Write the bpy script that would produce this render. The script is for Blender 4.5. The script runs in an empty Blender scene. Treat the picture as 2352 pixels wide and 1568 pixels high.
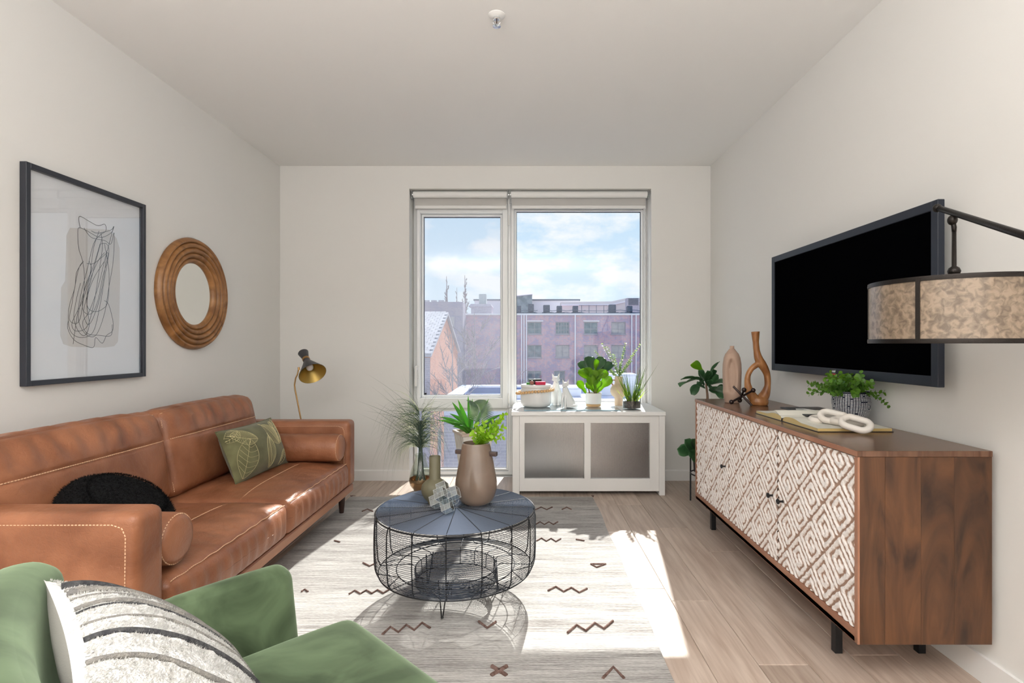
import bpy, bmesh, math, random
from mathutils import Vector, Matrix, noise
random.seed(7)
R = math.radians
PI = math.pi
sc = bpy.context.scene
# ------------------------------------------------------------------ camera
CH = 1.17                       # eye height, far wall stands at y = WY
F = 1225.0
WY, XL, XR, H = 4.581, -2.109, 1.589, 2.70
cam = bpy.data.cameras.new('camera')
cam.sensor_width = 36.0
cam.lens = F / 2352 * 36.0
cam.shift_x = -31 / 2352
cam.shift_y = 6 / 2352
cam.clip_start = 0.02
cam.clip_end = 600
co = bpy.data.objects.new('camera', cam)
co.location = (0, 0, CH)
co.rotation_euler = (PI / 2, 0, 0)
sc.collection.objects.link(co)
sc.camera = co
sc.view_settings.view_transform = 'Standard'
sc.view_settings.look = 'None'
sc.view_settings.gamma = 1
sc.view_settings.use_curve_mapping = False
sc.view_settings.exposure = 0.0
# ------------------------------------------------------------------ sky
w = bpy.data.worlds.new('sky')
sc.world = w
w.use_nodes = True
nt = w.node_tree
nt.nodes.clear()
def wn(t, **k):
    n = nt.nodes.new(t)
    for a, b in k.items():
        setattr(n, a, b)
    return n
tc = wn('ShaderNodeTexCoord')
mp = wn('ShaderNodeMapping')
mp.inputs['Scale'].default_value = (6.5, 6.5, 13.0)
mp.inputs['Location'].default_value = (1.9, 0.3, 0.2)
nz = wn('ShaderNodeTexNoise')
nz.inputs['Scale'].default_value = 1.5
nz.inputs['Detail'].default_value = 8
nz.inputs['Roughness'].default_value = 0.55
rp = wn('ShaderNodeValToRGB')
rp.color_ramp.elements[0].position = 0.45
rp.color_ramp.elements[1].position = 0.61
sx = wn('ShaderNodeSeparateXYZ')
gr = wn('ShaderNodeValToRGB')
e = gr.color_ramp.elements
e[0].position = 0.0; e[0].color = (0.76, 0.87, 0.97, 1)
e[1].position = 0.7; e[1].color = (0.20, 0.42, 0.82, 1)
n2 = e.new(0.25); n2.color = (0.58, 0.77, 0.95, 1)
mx = wn('ShaderNodeMix', data_type='RGBA')
mx.inputs[7].default_value = (0.93, 0.955, 0.985, 1)
bg = wn('ShaderNodeBackground')
bg.inputs['Strength'].default_value = 1.08
ou = wn('ShaderNodeOutputWorld')
L = nt.links.new
L(tc.outputs['Generated'], mp.inputs['Vector']); L(mp.outputs[0], nz.inputs['Vector'])
L(nz.outputs['Fac'], rp.inputs[0]); L(tc.outputs['Generated'], sx.inputs[0])
L(sx.outputs['Z'], gr.inputs[0]); L(rp.outputs[0], mx.inputs[0]); L(gr.outputs[0], mx.inputs[6])
L(mx.outputs[2], bg.inputs['Color']); L(bg.outputs[0], ou.inputs[0])
# ------------------------------------------------------------------ lights
sd = bpy.data.lights.new('sun', 'SUN')
sd.energy = 10.5
sd.angle = R(0.6)
sd.color = (1.0, 0.96, 0.90)
so = bpy.data.objects.new('sun', sd)
so.rotation_euler = Vector((-0.152, -1.0, -0.84)).to_track_quat('-Z', 'Y').to_euler()
so.location = (2, 12, 10)
sc.collection.objects.link(so)
def area(name, loc, aim, sx_, sy_, power, col=(1, 1, 1)):
    a = bpy.data.lights.new(name, 'AREA')
    a.shape = 'RECTANGLE'; a.size = sx_; a.size_y = sy_; a.energy = power; a.color = col
    o = bpy.data.objects.new(name, a)
    o.location = loc
    o.rotation_euler = (Vector(aim) - Vector(loc)).to_track_quat('-Z', 'Y').to_euler()
    sc.collection.objects.link(o)
    return o
# added fill areas behind the camera, bounced off the rear wall and the ceiling
area('rear_wall_fill', (-0.25, -0.9, 1.5), (-0.25, -3.0, 1.6), 3.0, 2.0, 105, (0.99, 0.995, 1.0))
area('rear_ceiling_fill', (-0.25, -0.55, 1.95), (-0.25, -0.5, 2.7), 2.6, 0.9, 150, (0.99, 0.995, 1.0))
# ------------------------------------------------------------------ helpers
C = sc.collection
OFF = {}
def P(px, py, d):
    return Vector(((px - 1207) / F * d, d, CH - (py - 790) / F * d))
def X(px, d): return (px - 1207) / F * d
def Z(py, d): return CH - (py - 790) / F * d
def tag(o, label=None, cat=None, group=None, kind=None):
    if label: o['label'] = label
    if cat: o['category'] = cat
    if group: o['group'] = group
    if kind: o['kind'] = kind
    return o
def thing(name, loc, label, cat, group=None):
    o = bpy.data.objects.new(name, None)
    o.empty_display_size = 0.05
    o.location = loc
    C.objects.link(o)
    OFF[o] = Vector(loc)
    return tag(o, label, cat, group)
def link(name, me, mat, parent, off, smooth=False):
    if smooth:
        me.polygons.foreach_set('use_smooth', [True] * len(me.polygons))
    o = bpy.data.objects.new(name, me)
    if mat: me.materials.append(mat)
    C.objects.link(o)
    if parent:
        o.parent = parent
    else:
        o.location = off
    OFF[o] = off
    return o
def piece(name, me, parent, loc, rot=None, scale=None):
    """another object on shared mesh data; loc in world space"""
    o = bpy.data.objects.new(name, me)
    C.objects.link(o)
    o.parent = parent
    o.location = Vector(loc) - OFF[parent]
    if rot: o.rotation_euler = rot
    if scale: o.scale = scale
    OFF[o] = Vector(loc)
    return o
def copy_tree(o, loc, parent=None):
    c = o.copy(); C.objects.link(c)
    if parent: c.parent = parent
    else: c.location = loc; OFF[c] = Vector(loc)
    for ch in o.children:
        d = ch.copy(); C.objects.link(d); d.parent = c
        for g in ch.children:
            h = g.copy(); C.objects.link(h); h.parent = d
    return c
class MB:
    def __init__(s, mat=None):
        s.v = []; s.f = []; s.m = mat or Matrix.Identity(4)
    def add(s, vs, fs):
        n = len(s.v)
        s.v += [s.m @ Vector(p) for p in vs]
        s.f += [tuple(i + n for i in q) for q in fs]
        return s
    def box(s, x0, x1, y0, y1, z0, z1):
        return s.add([(x0, y0, z0), (x1, y0, z0), (x1, y1, z0), (x0, y1, z0), (x0, y0, z1), (x1, y0, z1), (x1, y1, z1), (x0, y1, z1)],
                     [(0, 3, 2, 1), (4, 5, 6, 7), (0, 1, 5, 4), (1, 2, 6, 5), (2, 3, 7, 6), (3, 0, 4, 7)])
    def cbox(s, x0, x1, y0, y1, z0, z1, c=0.003):
        """box with every edge chamfered"""
        return s.rbox((x0 + x1) / 2, (y0 + y1) / 2, (z0 + z1) / 2, x1 - x0, y1 - y0, z1 - z0, c, 0, 1)
    def rbox(s, cx, cy, cz, sx, sy, sz, r, n=6, k=3, fn=None):
        a = [sx / 2, sy / 2, sz / 2]
        r = min(r, min(a) * 0.999)
        ax = []
        for h in a:
            e_ = [-h + r * (1 - math.cos(PI / 2 * i / k)) if k > 1 else (-h if i == 0 else -h + r) for i in range(k + 1)]
            inn = [-(h - r) + (2 * (h - r)) * i / (n + 1) for i in range(1, n + 1)] if n else []
            ax.append(e_ + inn + [-q for q in reversed(e_)])
        vs = []; fs = []; key = {}
        def vid(p):
            kk = tuple(round(c * 1e6) for c in p)
            if kk in key: return key[kk]
            q = Vector([max(-(a[i] - r), min(a[i] - r, p[i])) for i in range(3)])
            d = Vector(p) - q
            if k > 1:
                if d.length > 1e-9: q = q + d.normalized() * r
            else:
                nz_ = sum(1 for t in d if abs(t) > 1e-9)
                if nz_ > 1: d = d * (1.0 / nz_)
                q = q + d
            if fn: q = fn(q, (p[0] / a[0], p[1] / a[1], p[2] / a[2]))
            key[kk] = len(vs)
            vs.append(q + Vector((cx, cy, cz)))
            return key[kk]
        for d in range(3):
            u, w_ = (d + 1) % 3, (d + 2) % 3
            for sg in (-1, 1):
                for i in range(len(ax[u]) - 1):
                    for j in range(len(ax[w_]) - 1):
                        q = []
                        for (ii, jj) in ((i, j), (i + 1, j), (i + 1, j + 1), (i, j + 1)):
                            p = [0, 0, 0]
                            p[d] = sg * a[d]; p[u] = ax[u][ii]; p[w_] = ax[w_][jj]
                            q.append(vid(p))
                        if len(set(q)) == 4:
                            fs.append(tuple(q if sg > 0 else reversed(q)))
        return s.add(vs, fs)
    def tube(s, pts, r, n=6, closed=False, cap=True):
        pts = [Vector(p) for p in pts]
        m = len(pts)
        rr = r if isinstance(r, (list, tuple)) else [r] * m
        vs = []; fs = []
        prev = None
        for i, p in enumerate(pts):
            if closed: t = pts[(i + 1) % m] - pts[i - 1]
            else: t = pts[min(i + 1, m - 1)] - pts[max(i - 1, 0)]
            t = t.normalized() if t.length > 1e-12 else Vector((0, 0, 1))
            if prev is None:
                b = t.cross(Vector((0, 0, 1)))
                if b.length < 1e-3: b = t.cross(Vector((0, 1, 0)))
            else:
                b = prev - t * prev.dot(t)
                if b.length < 1e-6: b = t.orthogonal()
            b.normalize(); prev = b
            c = t.cross(b)
            for k in range(n):
                a_ = 2 * PI * k / n
                vs.append(p + (b * math.cos(a_) + c * math.sin(a_)) * rr[i])
        for i in range(m if closed else m - 1):
            for k in range(n):
                i2 = (i + 1) % m
                fs.append((i * n + k, i * n + (k + 1) % n, i2 * n + (k + 1) % n, i2 * n + k))
        if cap and not closed:
            fs.append(tuple(reversed(range(n))))
            fs.append(tuple((m - 1) * n + k for k in range(n)))
        return s.add(vs, fs)
    def lathe(s, prof, c, n=32, axis=None, cap0=True, cap1=True, sqx=1.0, sqy=1.0, fn=None):
        """prof: list of (radius, height); revolves about z (or axis) from c"""
        q = Vector((0, 0, 1)).rotation_difference(Vector(axis).normalized()) if axis else None
        vs = []; fs = []
        c = Vector(c)
        for (r, h) in prof:
            for k in range(n):
                a_ = 2 * PI * k / n
                rr_ = r * (fn(a_, h) if fn else 1)
                v = Vector((rr_ * math.cos(a_) * sqx, rr_ * math.sin(a_) * sqy, h))
                if q: v = q @ v
                vs.append(c + v)
        m = len(prof)
        for i in range(m - 1):
            for k in range(n):
                fs.append((i * n + k, i * n + (k + 1) % n, (i + 1) * n + (k + 1) % n, (i + 1) * n + k))
        if cap0: fs.append(tuple(reversed(range(n))))
        if cap1: fs.append(tuple((m - 1) * n + k for k in range(n)))
        return s.add(vs, fs)
    def sphere(s, c, r, n=12, m=8, sq=(1, 1, 1)):
        prof = [(r * math.sin(PI * i / m) + 1e-5, -r * math.cos(PI * i / m)) for i in range(m + 1)]
        vs = []; fs = []
        for (a, h) in prof:
            for k in range(n):
                t = 2 * PI * k / n
                vs.append(Vector(c) + Vector((a * math.cos(t) * sq[0], a * math.sin(t) * sq[1], h * sq[2])))
        for i in range(m):
            for k in range(n):
                fs.append((i * n + k, i * n + (k + 1) % n, (i + 1) * n + (k + 1) % n, (i + 1) * n + k))
        return s.add(vs, fs)
    def prism(s, poly, y0, y1, plane='xz'):
        """closed outline extruded; plane xz -> along y, xy -> along z, yz -> along x"""
        n = len(poly); vs = []
        for t in (y0, y1):
            for (a, b) in poly:
                vs.append({'xz': (a, t, b), 'xy': (a, b, t), 'yz': (t, a, b)}[plane])
        fs = [tuple(range(n)), tuple(reversed(range(n, 2 * n)))]
        for i in range(n):
            j = (i + 1) % n
            fs.append((i, i + n, j + n, j))
        return s.add(vs, fs)
    def leaf(s, base, d, up, length, width, shape='lance', droop=0.3, fold=0.15, segs=7, wave=0.0, wide=2):
        """blade with mid fold, grown from base along d; droop bends it down"""
        base = Vector(base); d = Vector(d).normalized(); up = Vector(up)
        side = d.cross(up)
        if side.length < 1e-3: side = d.orthogonal()
        side.normalize()
        vs = []; fs = []
        p = base.copy(); dd = d.copy()
        ph = random.random() * 6
        nw = 2 * wide + 1
        for i in range(segs + 1):
            t = i / segs
            if shape == 'lance': wd = math.sin(PI * min(1, t * 0.93 + 0.07)) ** 0.75 * (1 - 0.35 * t)
            elif shape == 'fiddle': wd = (0.12 + 1.25 * t ** 0.9 - 0.25 * math.exp(-((t - .42) / .12) ** 2)) * (1 - max(0, t - .05) ** 7) if t < 1 else 0.0
            elif shape == 'round': wd = math.sqrt(max(0, 1 - (2 * t - 1) ** 2)) * 1.0
            else: wd = (1 - t ** 1.7)
            wd = max(wd, 0.02) * width / 2
            if shape == 'fiddle': wd *= 0.85
            nrm = side.cross(dd).normalized()
            for j in range(-wide, wide + 1):
                q = j / wide
                vs.append(p + side * wd * q + nrm * (abs(q) * wd * fold * 2 + wave * length * math.sin(7 * t + ph + q * 2) * abs(q)))
            step = length / segs
            p = p + dd * step
            dd = (dd + Vector((0, 0, -1)) * droop / segs).normalized()
        for i in range(segs):
            for j in range(nw - 1):
                a_ = i * nw + j
                fs.append((a_, a_ + 1, a_ + nw + 1, a_ + nw))
        s.add(vs, fs)
        return p
    def build(s, name, mat, parent=None, smooth=False, off=None, kind=None, sharp=None):
        if parent is not None: off = OFF[parent]
        elif off is None:
            xs = [v.x for v in s.v]; ys = [v.y for v in s.v]; zs = [v.z for v in s.v]
            off = Vector(((min(xs) + max(xs)) / 2, (min(ys) + max(ys)) / 2, min(zs)))
        me = bpy.data.meshes.new(name)
        me.from_pydata([v - off for v in s.v], [], s.f)
        me.update()
        if smooth and sharp:
            me.polygons.foreach_set('use_smooth', [True] * len(me.polygons))
            me.set_sharp_from_angle(angle=R(sharp))
            smooth = False
        o = link(name, me, mat, parent, off, smooth)
        if kind: o['kind'] = kind
        return o
# ------------------------------------------------------------------ materials
def M(name, col, rough=0.5, metal=0.0, col2=None, scale=8.0, stretch=(1, 1, 1), pos=(0.35, 0.65), bump=0.0, bscale=40.0, bstretch=None,
      bdist=0.002, coat=0.0, sheen=0.0, rnd=0.0, trans=0.0, alpha=1.0, detail=6, dist=0.0, emit=None, spec=0.5, sub=0.0, rough2=None):
    m = bpy.data.materials.new(name); m.use_nodes = True
    t = m.node_tree; b = t.nodes['Principled BSDF']; k = t.links.new
    b.inputs['Roughness'].default_value = rough
    b.inputs['Metallic'].default_value = metal
    b.inputs['Base Color'].default_value = (*col, 1)
    b.inputs['Specular IOR Level'].default_value = spec
    b.inputs['Coat Weight'].default_value = coat
    b.inputs['Coat Roughness'].default_value = 0.12
    b.inputs['Sheen Weight'].default_value = sheen
    b.inputs['Transmission Weight'].default_value = trans
    if sub:
        b.inputs['Subsurface Weight'].default_value = sub
    if emit:
        b.inputs['Emission Color'].default_value = (*emit[0], 1); b.inputs['Emission Strength'].default_value = emit[1]
    tx = t.nodes.new('ShaderNodeTexCoord')
    if col2 is not None:
        mp_ = t.nodes.new('ShaderNodeMapping'); mp_.inputs['Scale'].default_value = stretch
        k(tx.outputs['Object'], mp_.inputs['Vector'])
        if rnd:
            oi0 = t.nodes.new('ShaderNodeObjectInfo'); ml = t.nodes.new('ShaderNodeVectorMath'); ml.operation = 'SCALE'
            cx_ = t.nodes.new('ShaderNodeCombineXYZ')
            for i_ in range(3): k(oi0.outputs['Random'], cx_.inputs[i_])
            ml.inputs['Scale'].default_value = 37.0
            k(cx_.outputs[0], ml.inputs[0]); k(ml.outputs[0], mp_.inputs['Location'])
        n = t.nodes.new('ShaderNodeTexNoise'); n.inputs['Scale'].default_value = scale
        n.inputs['Detail'].default_value = detail; n.inputs['Distortion'].default_value = dist
        k(mp_.outputs[0], n.inputs['Vector'])
        r_ = t.nodes.new('ShaderNodeValToRGB')
        r_.color_ramp.elements[0].position = pos[0]; r_.color_ramp.elements[1].position = pos[1]
        r_.color_ramp.elements[0].color = (*col, 1); r_.color_ramp.elements[1].color = (*col2, 1)
        k(n.outputs['Fac'], r_.inputs[0])
        out = r_.outputs[0]
        if rough2 is not None:
            mr = t.nodes.new('ShaderNodeMapRange'); mr.inputs[3].default_value = rough; mr.inputs[4].default_value = rough2
            k(n.outputs['Fac'], mr.inputs[0]); k(mr.outputs[0], b.inputs['Roughness'])
        if rnd:
            oi = t.nodes.new('ShaderNodeObjectInfo'); hs = t.nodes.new('ShaderNodeHueSaturation')
            m2 = t.nodes.new('ShaderNodeMapRange'); m2.inputs[3].default_value = 1 - rnd; m2.inputs[4].default_value = 1 + rnd
            k(oi.outputs['Random'], m2.inputs[0]); k(m2.outputs[0], hs.inputs['Value']); k(out, hs.inputs['Color'])
            out = hs.outputs[0]
        k(out, b.inputs['Base Color'])
    if bump:
        mp2 = t.nodes.new('ShaderNodeMapping'); mp2.inputs['Scale'].default_value = bstretch or (1, 1, 1)
        k(tx.outputs['Object'], mp2.inputs['Vector'])
        n2_ = t.nodes.new('ShaderNodeTexNoise'); n2_.inputs['Scale'].default_value = bscale; n2_.inputs['Detail'].default_value = 5
        k(mp2.outputs[0], n2_.inputs['Vector'])
        bp = t.nodes.new('ShaderNodeBump'); bp.inputs['Strength'].default_value = bump; bp.inputs['Distance'].default_value = bdist
        k(n2_.outputs['Fac'], bp.inputs['Height']); k(bp.outputs[0], b.inputs['Normal'])
    return m
def glassM(name, tint=(1, 1, 1), refl=0.08, rough=0.0):
    """thin clear sheet: lets light straight through and mirrors a little"""
    m = bpy.data.materials.new(name); m.use_nodes = True
    t = m.node_tree; t.nodes.clear(); k = t.links.new
    o = t.nodes.new('ShaderNodeOutputMaterial'); mi = t.nodes.new('ShaderNodeMixShader')
    a = t.nodes.new('ShaderNodeBsdfTransparent'); a.inputs[0].default_value = (*tint, 1)
    g = t.nodes.new('ShaderNodeBsdfGlossy'); g.inputs['Roughness'].default_value = rough
    lw = t.nodes.new('ShaderNodeLayerWeight'); lw.inputs['Blend'].default_value = 0.5
    pw = t.nodes.new('ShaderNodeMath'); pw.operation = 'POWER'; pw.inputs[1].default_value = 3.0
    mr = t.nodes.new('ShaderNodeMapRange'); mr.inputs[3].default_value = refl * 0.4; mr.inputs[4].default_value = min(1, refl * 5)
    k(lw.outputs['Facing'], pw.inputs[0]); k(pw.outputs[0], mr.inputs[0]); k(mr.outputs[0], mi.inputs[0])
    k(a.outputs[0], mi.inputs[1]); k(g.outputs[0], mi.inputs[2]); k(mi.outputs[0], o.inputs[0])
    return m
def mixtransM(name, col, frac):
    """fine woven mesh: diffuse threads over open holes"""
    m = bpy.data.materials.new(name); m.use_nodes = True
    t = m.node_tree; t.nodes.clear(); k = t.links.new
    o = t.nodes.new('ShaderNodeOutputMaterial'); mi = t.nodes.new('ShaderNodeMixShader'); mi.inputs[0].default_value = frac
    a = t.nodes.new('ShaderNodeBsdfTransparent')
    d = t.nodes.new('ShaderNodeBsdfDiffuse'); d.inputs[0].default_value = (*col, 1)
    tr = t.nodes.new('ShaderNodeBsdfTranslucent'); tr.inputs[0].default_value = (*col, 1)
    m2 = t.nodes.new('ShaderNodeMixShader'); m2.inputs[0].default_value = 0.5
    k(d.outputs[0], m2.inputs[1]); k(tr.outputs[0], m2.inputs[2])
    k(a.outputs[0], mi.inputs[1]); k(m2.outputs[0], mi.inputs[2]); k(mi.outputs[0], o.inputs[0])
    return m
def leafM(name, col, col2, rough=0.35, trans=0.35, scale=14):
    m = M(name, col, rough, col2=col2, scale=scale, rnd=0.12, bump=0.15, bscale=60)
    t = m.node_tree; k = t.links.new
    b = t.nodes['Principled BSDF']; o = [n for n in t.nodes if n.type == 'OUTPUT_MATERIAL'][0]
    tr = t.nodes.new('ShaderNodeBsdfTranslucent')
    tr.inputs[0].default_value = (min(1, col2[0] * 1.7), min(1, col2[1] * 1.6), col2[2] * 0.7, 1)
    mi = t.nodes.new('ShaderNodeMixShader'); mi.inputs[0].default_value = trans
    k(b.outputs[0], mi.inputs[1]); k(tr.outputs[0], mi.inputs[2]); k(mi.outputs[0], o.inputs[0])
    return m
wall_m = M('wall_paint', (0.775, 0.76, 0.73), 0.85, bump=0.03, bscale=180)
ceil_m = M('ceiling_paint', (0.88, 0.87, 0.85), 0.9)
trim_m = M('trim_paint', (0.84, 0.83, 0.81), 0.45)
pvc_m = M('window_plastic', (0.86, 0.87, 0.87), 0.3)
gasket_m = M('black_gasket', (0.02, 0.02, 0.025), 0.6)
pane_m = glassM('window_glass', (0.97, 0.985, 0.99), 0.07)
screen_m = mixtransM('insect_screen', (0.36, 0.37, 0.43), 0.13)
plank_m = M('oak_plank', (0.39, 0.295, 0.232), 0.42, col2=(0.58, 0.475, 0.395), scale=3.2, stretch=(14, 0.9, 1), pos=(0.30, 0.70), rnd=0.13, bump=0.12,
            bscale=12, bstretch=(24, 1, 1), detail=8, dist=0.4)
sub_m = M('underlay', (0.12, 0.09, 0.07), 0.9)
chrome_m = M('chrome', (0.75, 0.77, 0.78), 0.15, 1.0)
black_m = M('black_metal', (0.015, 0.015, 0.017), 0.45, 0.3)
white_m = M('white_enamel', (0.82, 0.81, 0.79), 0.35)
# ------------------------------------------------------------------ room shell
def struct(o): o['kind'] = 'structure'; return o
YB = -3.1
f = MB().box(XL - 0.1, XR + 0.1, YB - 0.1, WY + 0.28, -0.15, -0.012)
floor = struct(f.build('floor', sub_m, off=Vector((0, 0, -0.15))))
PW = 0.185
x = XL
ci = 0
while x < XR - 0.001:
    x1 = min(x + PW, XR)
    y = YB - random.random() * 1.2
    while y < WY + 0.12:
        y1 = min(y + 1.45, WY + 0.12)
        ya = max(y, YB)
        if y1 > ya + 0.03:
            a, b, c_, d_ = x + 0.0006, x1 - 0.0006, ya + 0.0006, y1 - 0.0006
            q = 0.0022
            mb = MB().add([(a, c_, -0.012), (b, c_, -0.012), (b, d_, -0.012), (a, d_, -0.012), (a, c_, -q), (b, c_, -q), (b, d_, -q), (a, d_, -q),
                           (a + q, c_ + q, 0), (b - q, c_ + q, 0), (b - q, d_ - q, 0), (a + q, d_ - q, 0)],
                          [(8, 9, 10, 11), (4, 5, 9, 8), (5, 6, 10, 9), (6, 7, 11, 10), (7, 4, 8, 11), (0, 1, 5, 4), (1, 2, 6, 5), (2, 3, 7, 6), (3, 0, 4, 7)])
            mb.build('plank', plank_m, floor)
        y += 1.45
    x += PW; ci += 1
struct(MB().box(XL - 0.1, XR + 0.1, YB - 0.1, WY + 0.28, H, H + 0.15).build('ceiling', ceil_m))
struct(MB().box(XL - 0.12, XL, YB, WY + 0.28, -0.15, H).build('wall_left', wall_m))
struct(MB().box(XR, XR + 0.12, YB, WY + 0.28, -0.15, H).build('wall_right', wall_m))
struct(MB().box(XL, XR, YB - 0.12, YB, -0.15, H).build('wall_front', wall_m))
WX0, WX1, WZ1 = -0.9985, 1.0808, 2.505
mb = MB().box(XL, WX0, WY, WY + 0.28, -0.15, H).box(WX1, XR, WY, WY + 0.28, -0.15, H).box(WX0, WX1, WY, WY + 0.28, WZ1, H)
mb.box(WX0, WX1, WY + 0.12, WY + 0.28, -0.15, -0.001)
struct(mb.build('wall_back', wall_m))
def base(name, x0, x1, y0, y1):
    mb = MB()
    if x1 - x0 > y1 - y0:
        mb.prism([(y0 + 0.002, 0.0), (y1, 0.0), (y1, 0.092), (y0 + 0.006, 0.092), (y0, 0.084), (y0, 0)][:6], x0, x1, 'yz')
    else:
        mb.box(x0, x1, y0, y1, 0.0, 0.092)
    return struct(mb.build(name, trim_m))
base('baseboard_back', XL, WX0 - 0.001, WY - 0.013, WY)
base('baseboard_back', WX1 + 0.001, XR, WY - 0.013, WY)
base('baseboard_left', XL, XL + 0.013, YB, WY - 0.013)
mb = MB().box(XR - 0.013, XR, YB, WY - 0.013, 0, 0.092)
struct(mb.build('baseboard_right', trim_m))
# ------------------------------------------------------------------ windows
def ring(mb, x0, x1, z0, z1, ix0, ix1, iz0, iz1, y0, y1, c=0.006):
    """rectangular frame from four chamfered members"""
    mb.cbox(x0, ix0, y0, y1, z0, z1, c); mb.cbox(ix1, x1, y0, y1, z0, z1, c)
    mb.cbox(ix0 - c, ix1 + c, y0 + 0.0005, y1, iz1, z1, c); mb.cbox(ix0 - c, ix1 + c, y0 + 0.0005, y1, z0, iz0, c)
    return mb
GY = 4.80
def win(name, ox0, ox1, oz0, oz1, g, yf):
    gx0, gx1, gz1, gz0 = X(g[0], GY), X(g[1], GY), Z(g[2], GY), Z(g[3], GY)
    fr = struct(ring(MB(), ox0, ox1, oz0, oz1, gx0 - 0.022, gx1 + 0.022, gz0 - 0.022, gz1 + 0.022, yf, 4.84).build(name, pvc_m))
    ring(MB(), gx0 - 0.021, gx1 + 0.021, gz0 - 0.021, gz1 + 0.021, gx0 - 0.003, gx1 + 0.003, gz0 - 0.003, gz1 + 0.003, GY - 0.035, GY - 0.004, 0.004).build('glazing_bead', pvc_m, fr)
    ring(MB(), gx0 - 0.006, gx1 + 0.006, gz0 - 0.006, gz1 + 0.006, gx0, gx1, gz0, gz1, GY - 0.004, GY + 0.012, 0.001).build('gasket', gasket_m, fr)
    MB().box(gx0 - 0.003, gx1 + 0.003, GY + 0.002, GY + 0.006, gz0 - 0.003, gz1 + 0.003).build('pane', pane_m, fr)
    return fr, (gx0, gx1, gz0, gz1)
mull = X(1170, 4.76)
zt, zm = Z(476, 4.76) + 0.03, Z(936, 4.76)
w1, g1 = win('window_1', WX0 + 0.035, mull - 0.012, zm, zt - 0.005, (975, 1149, 500, 906), 4.715)
MB().box(g1[0] - 0.01, g1[1] + 0.01, 4.828, 4.8285, g1[2] - 0.01, g1[3] + 0.01).build('insect_screen', screen_m, w1)
hx = X(957, 4.70)
h = MB().cbox(hx - 0.012, hx + 0.012, 4.705, 4.716, Z(870, 4.7), Z(842, 4.7) + 0.01, 0.003)
h.cbox(hx - 0.009, hx + 0.009, 4.665, 4.71, Z(850, 4.7), Z(843, 4.7), 0.003).cbox(hx - 0.010, hx + 0.010, 4.655, 4.672, Z(887, 4.7), Z(841, 4.7), 0.004)
h.build('handle', white_m, w1)
hg = MB()
for zz in (Z(915, 4.7), Z(505, 4.7)):
    hg.tube([(mull - 0.004, 4.705, zz - 0.045), (mull - 0.004, 4.705, zz + 0.045)], 0.008, 8)
hg.build('hinge', white_m, w1)
MB().box(g1[0] + 0.001, g1[0] + 0.02, GY - 0.003, GY, g1[2] + 0.001, g1[2] + 0.016).build('corner_sticker', black_m, w1)
w2, g2 = win('window_2', mull + 0.012, WX1 - 0.015, Z(934, 4.78), zt, (1187, 1470, 488, 921), 4.745)
w3, g3 = win('window_3', WX0 + 0.012, mull + 0.03, 0.005, zm - 0.002, (960, 1163, 944, 1073), 4.745)
MB().box(g3[0] - 0.01, g3[1] + 0.01, 4.828, 4.8285, g3[2] - 0.01, g3[3] + 0.01).build('insect_screen', screen_m, w3)
# outer frame and mullion that hold the three windows
mb = MB().cbox(mull - 0.0115, mull + 0.0115, 4.74, 4.85, zm, zt, 0.003)
mb.cbox(WX0, WX0 + 0.034, 4.76, 4.85, 0.0, WZ1, 0.003).cbox(WX1 - 0.0145, WX1, 4.76, 4.85, 0.0, WZ1, 0.003)
mb.box(WX0 + 0.03, WX1 - 0.01, 4.76, 4.85, zt + 0.001, WZ1)
mb.box(mull + 0.031, WX1 - 0.015, 4.74, 4.85, 0.0, Z(934, 4.78) - 0.001)
struct(mb.build('trim_1', pvc_m))
# roller blinds
blind_m = mixtransM('blind_fabric', (0.80, 0.78, 0.75), 1.0)
tube_m = M('blind_roll', (0.80, 0.79, 0.77), 0.6)
def blind(x0, x1, label):
    t = thing('roller_blind', ((x0 + x1) / 2, 4.63, 2.37), label, 'blind', 'roller blinds over the window')
    MB().tube([(x0 + 0.014, 4.632, 2.468), (x1 - 0.014, 4.632, 2.468)], 0.0285, 20).build('roll', tube_m, t, True, sharp=60)
    MB().box(x0 + 0.02, x1 - 0.02, 4.6575, 4.6587, 2.372, 2.468).build('fabric', blind_m, t)
    MB().cbox(x0 + 0.02, x1 - 0.02, 4.650, 4.662, 2.352, 2.380, 0.004).build('bottom_bar', tube_m, t)
    for xx in (x0 + 0.004, x1 - 0.008):
        b = MB().cbox(xx - 0.001, xx + 0.003, 4.60, 4.665, 2.425, 2.503, 0.001)
        b.lathe([(0.012, 0), (0.012, 0.006), (0.006, 0.006), (0.006, 0.012)], (xx + 0.001, 4.632, 2.468), 12, axis=(1, 0, 0))
        b.build('bracket', chrome_m, t)
    return t
bl = blind(WX0 + 0.012, mull - 0.002, 'white roller blind rolled up over the left window sash')
br = blind(mull + 0.004, WX1 - 0.012, 'white roller blind rolled up over the right fixed window')
cord_m = M('ball_chain', (0.62, 0.62, 0.6), 0.35, 0.6)
for t, xx, zz in ((bl, WX0 + 0.006, 0.75), (br, WX1 - 0.006, 0.70)):
    c = MB().tube([(xx, 4.606, 2.46), (xx, 4.605, zz), (xx, 4.612, zz - 0.02), (xx, 4.62, zz), (xx, 4.645, 2.46)], 0.0014, 5)
    c.build('pull_chain', cord_m, t)
c = MB().cbox(mull - 0.004, mull + 0.003, 4.60, 4.608, 2.30, 2.42, 0.001)
c.build('pull_tab', white_m, br)
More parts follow.
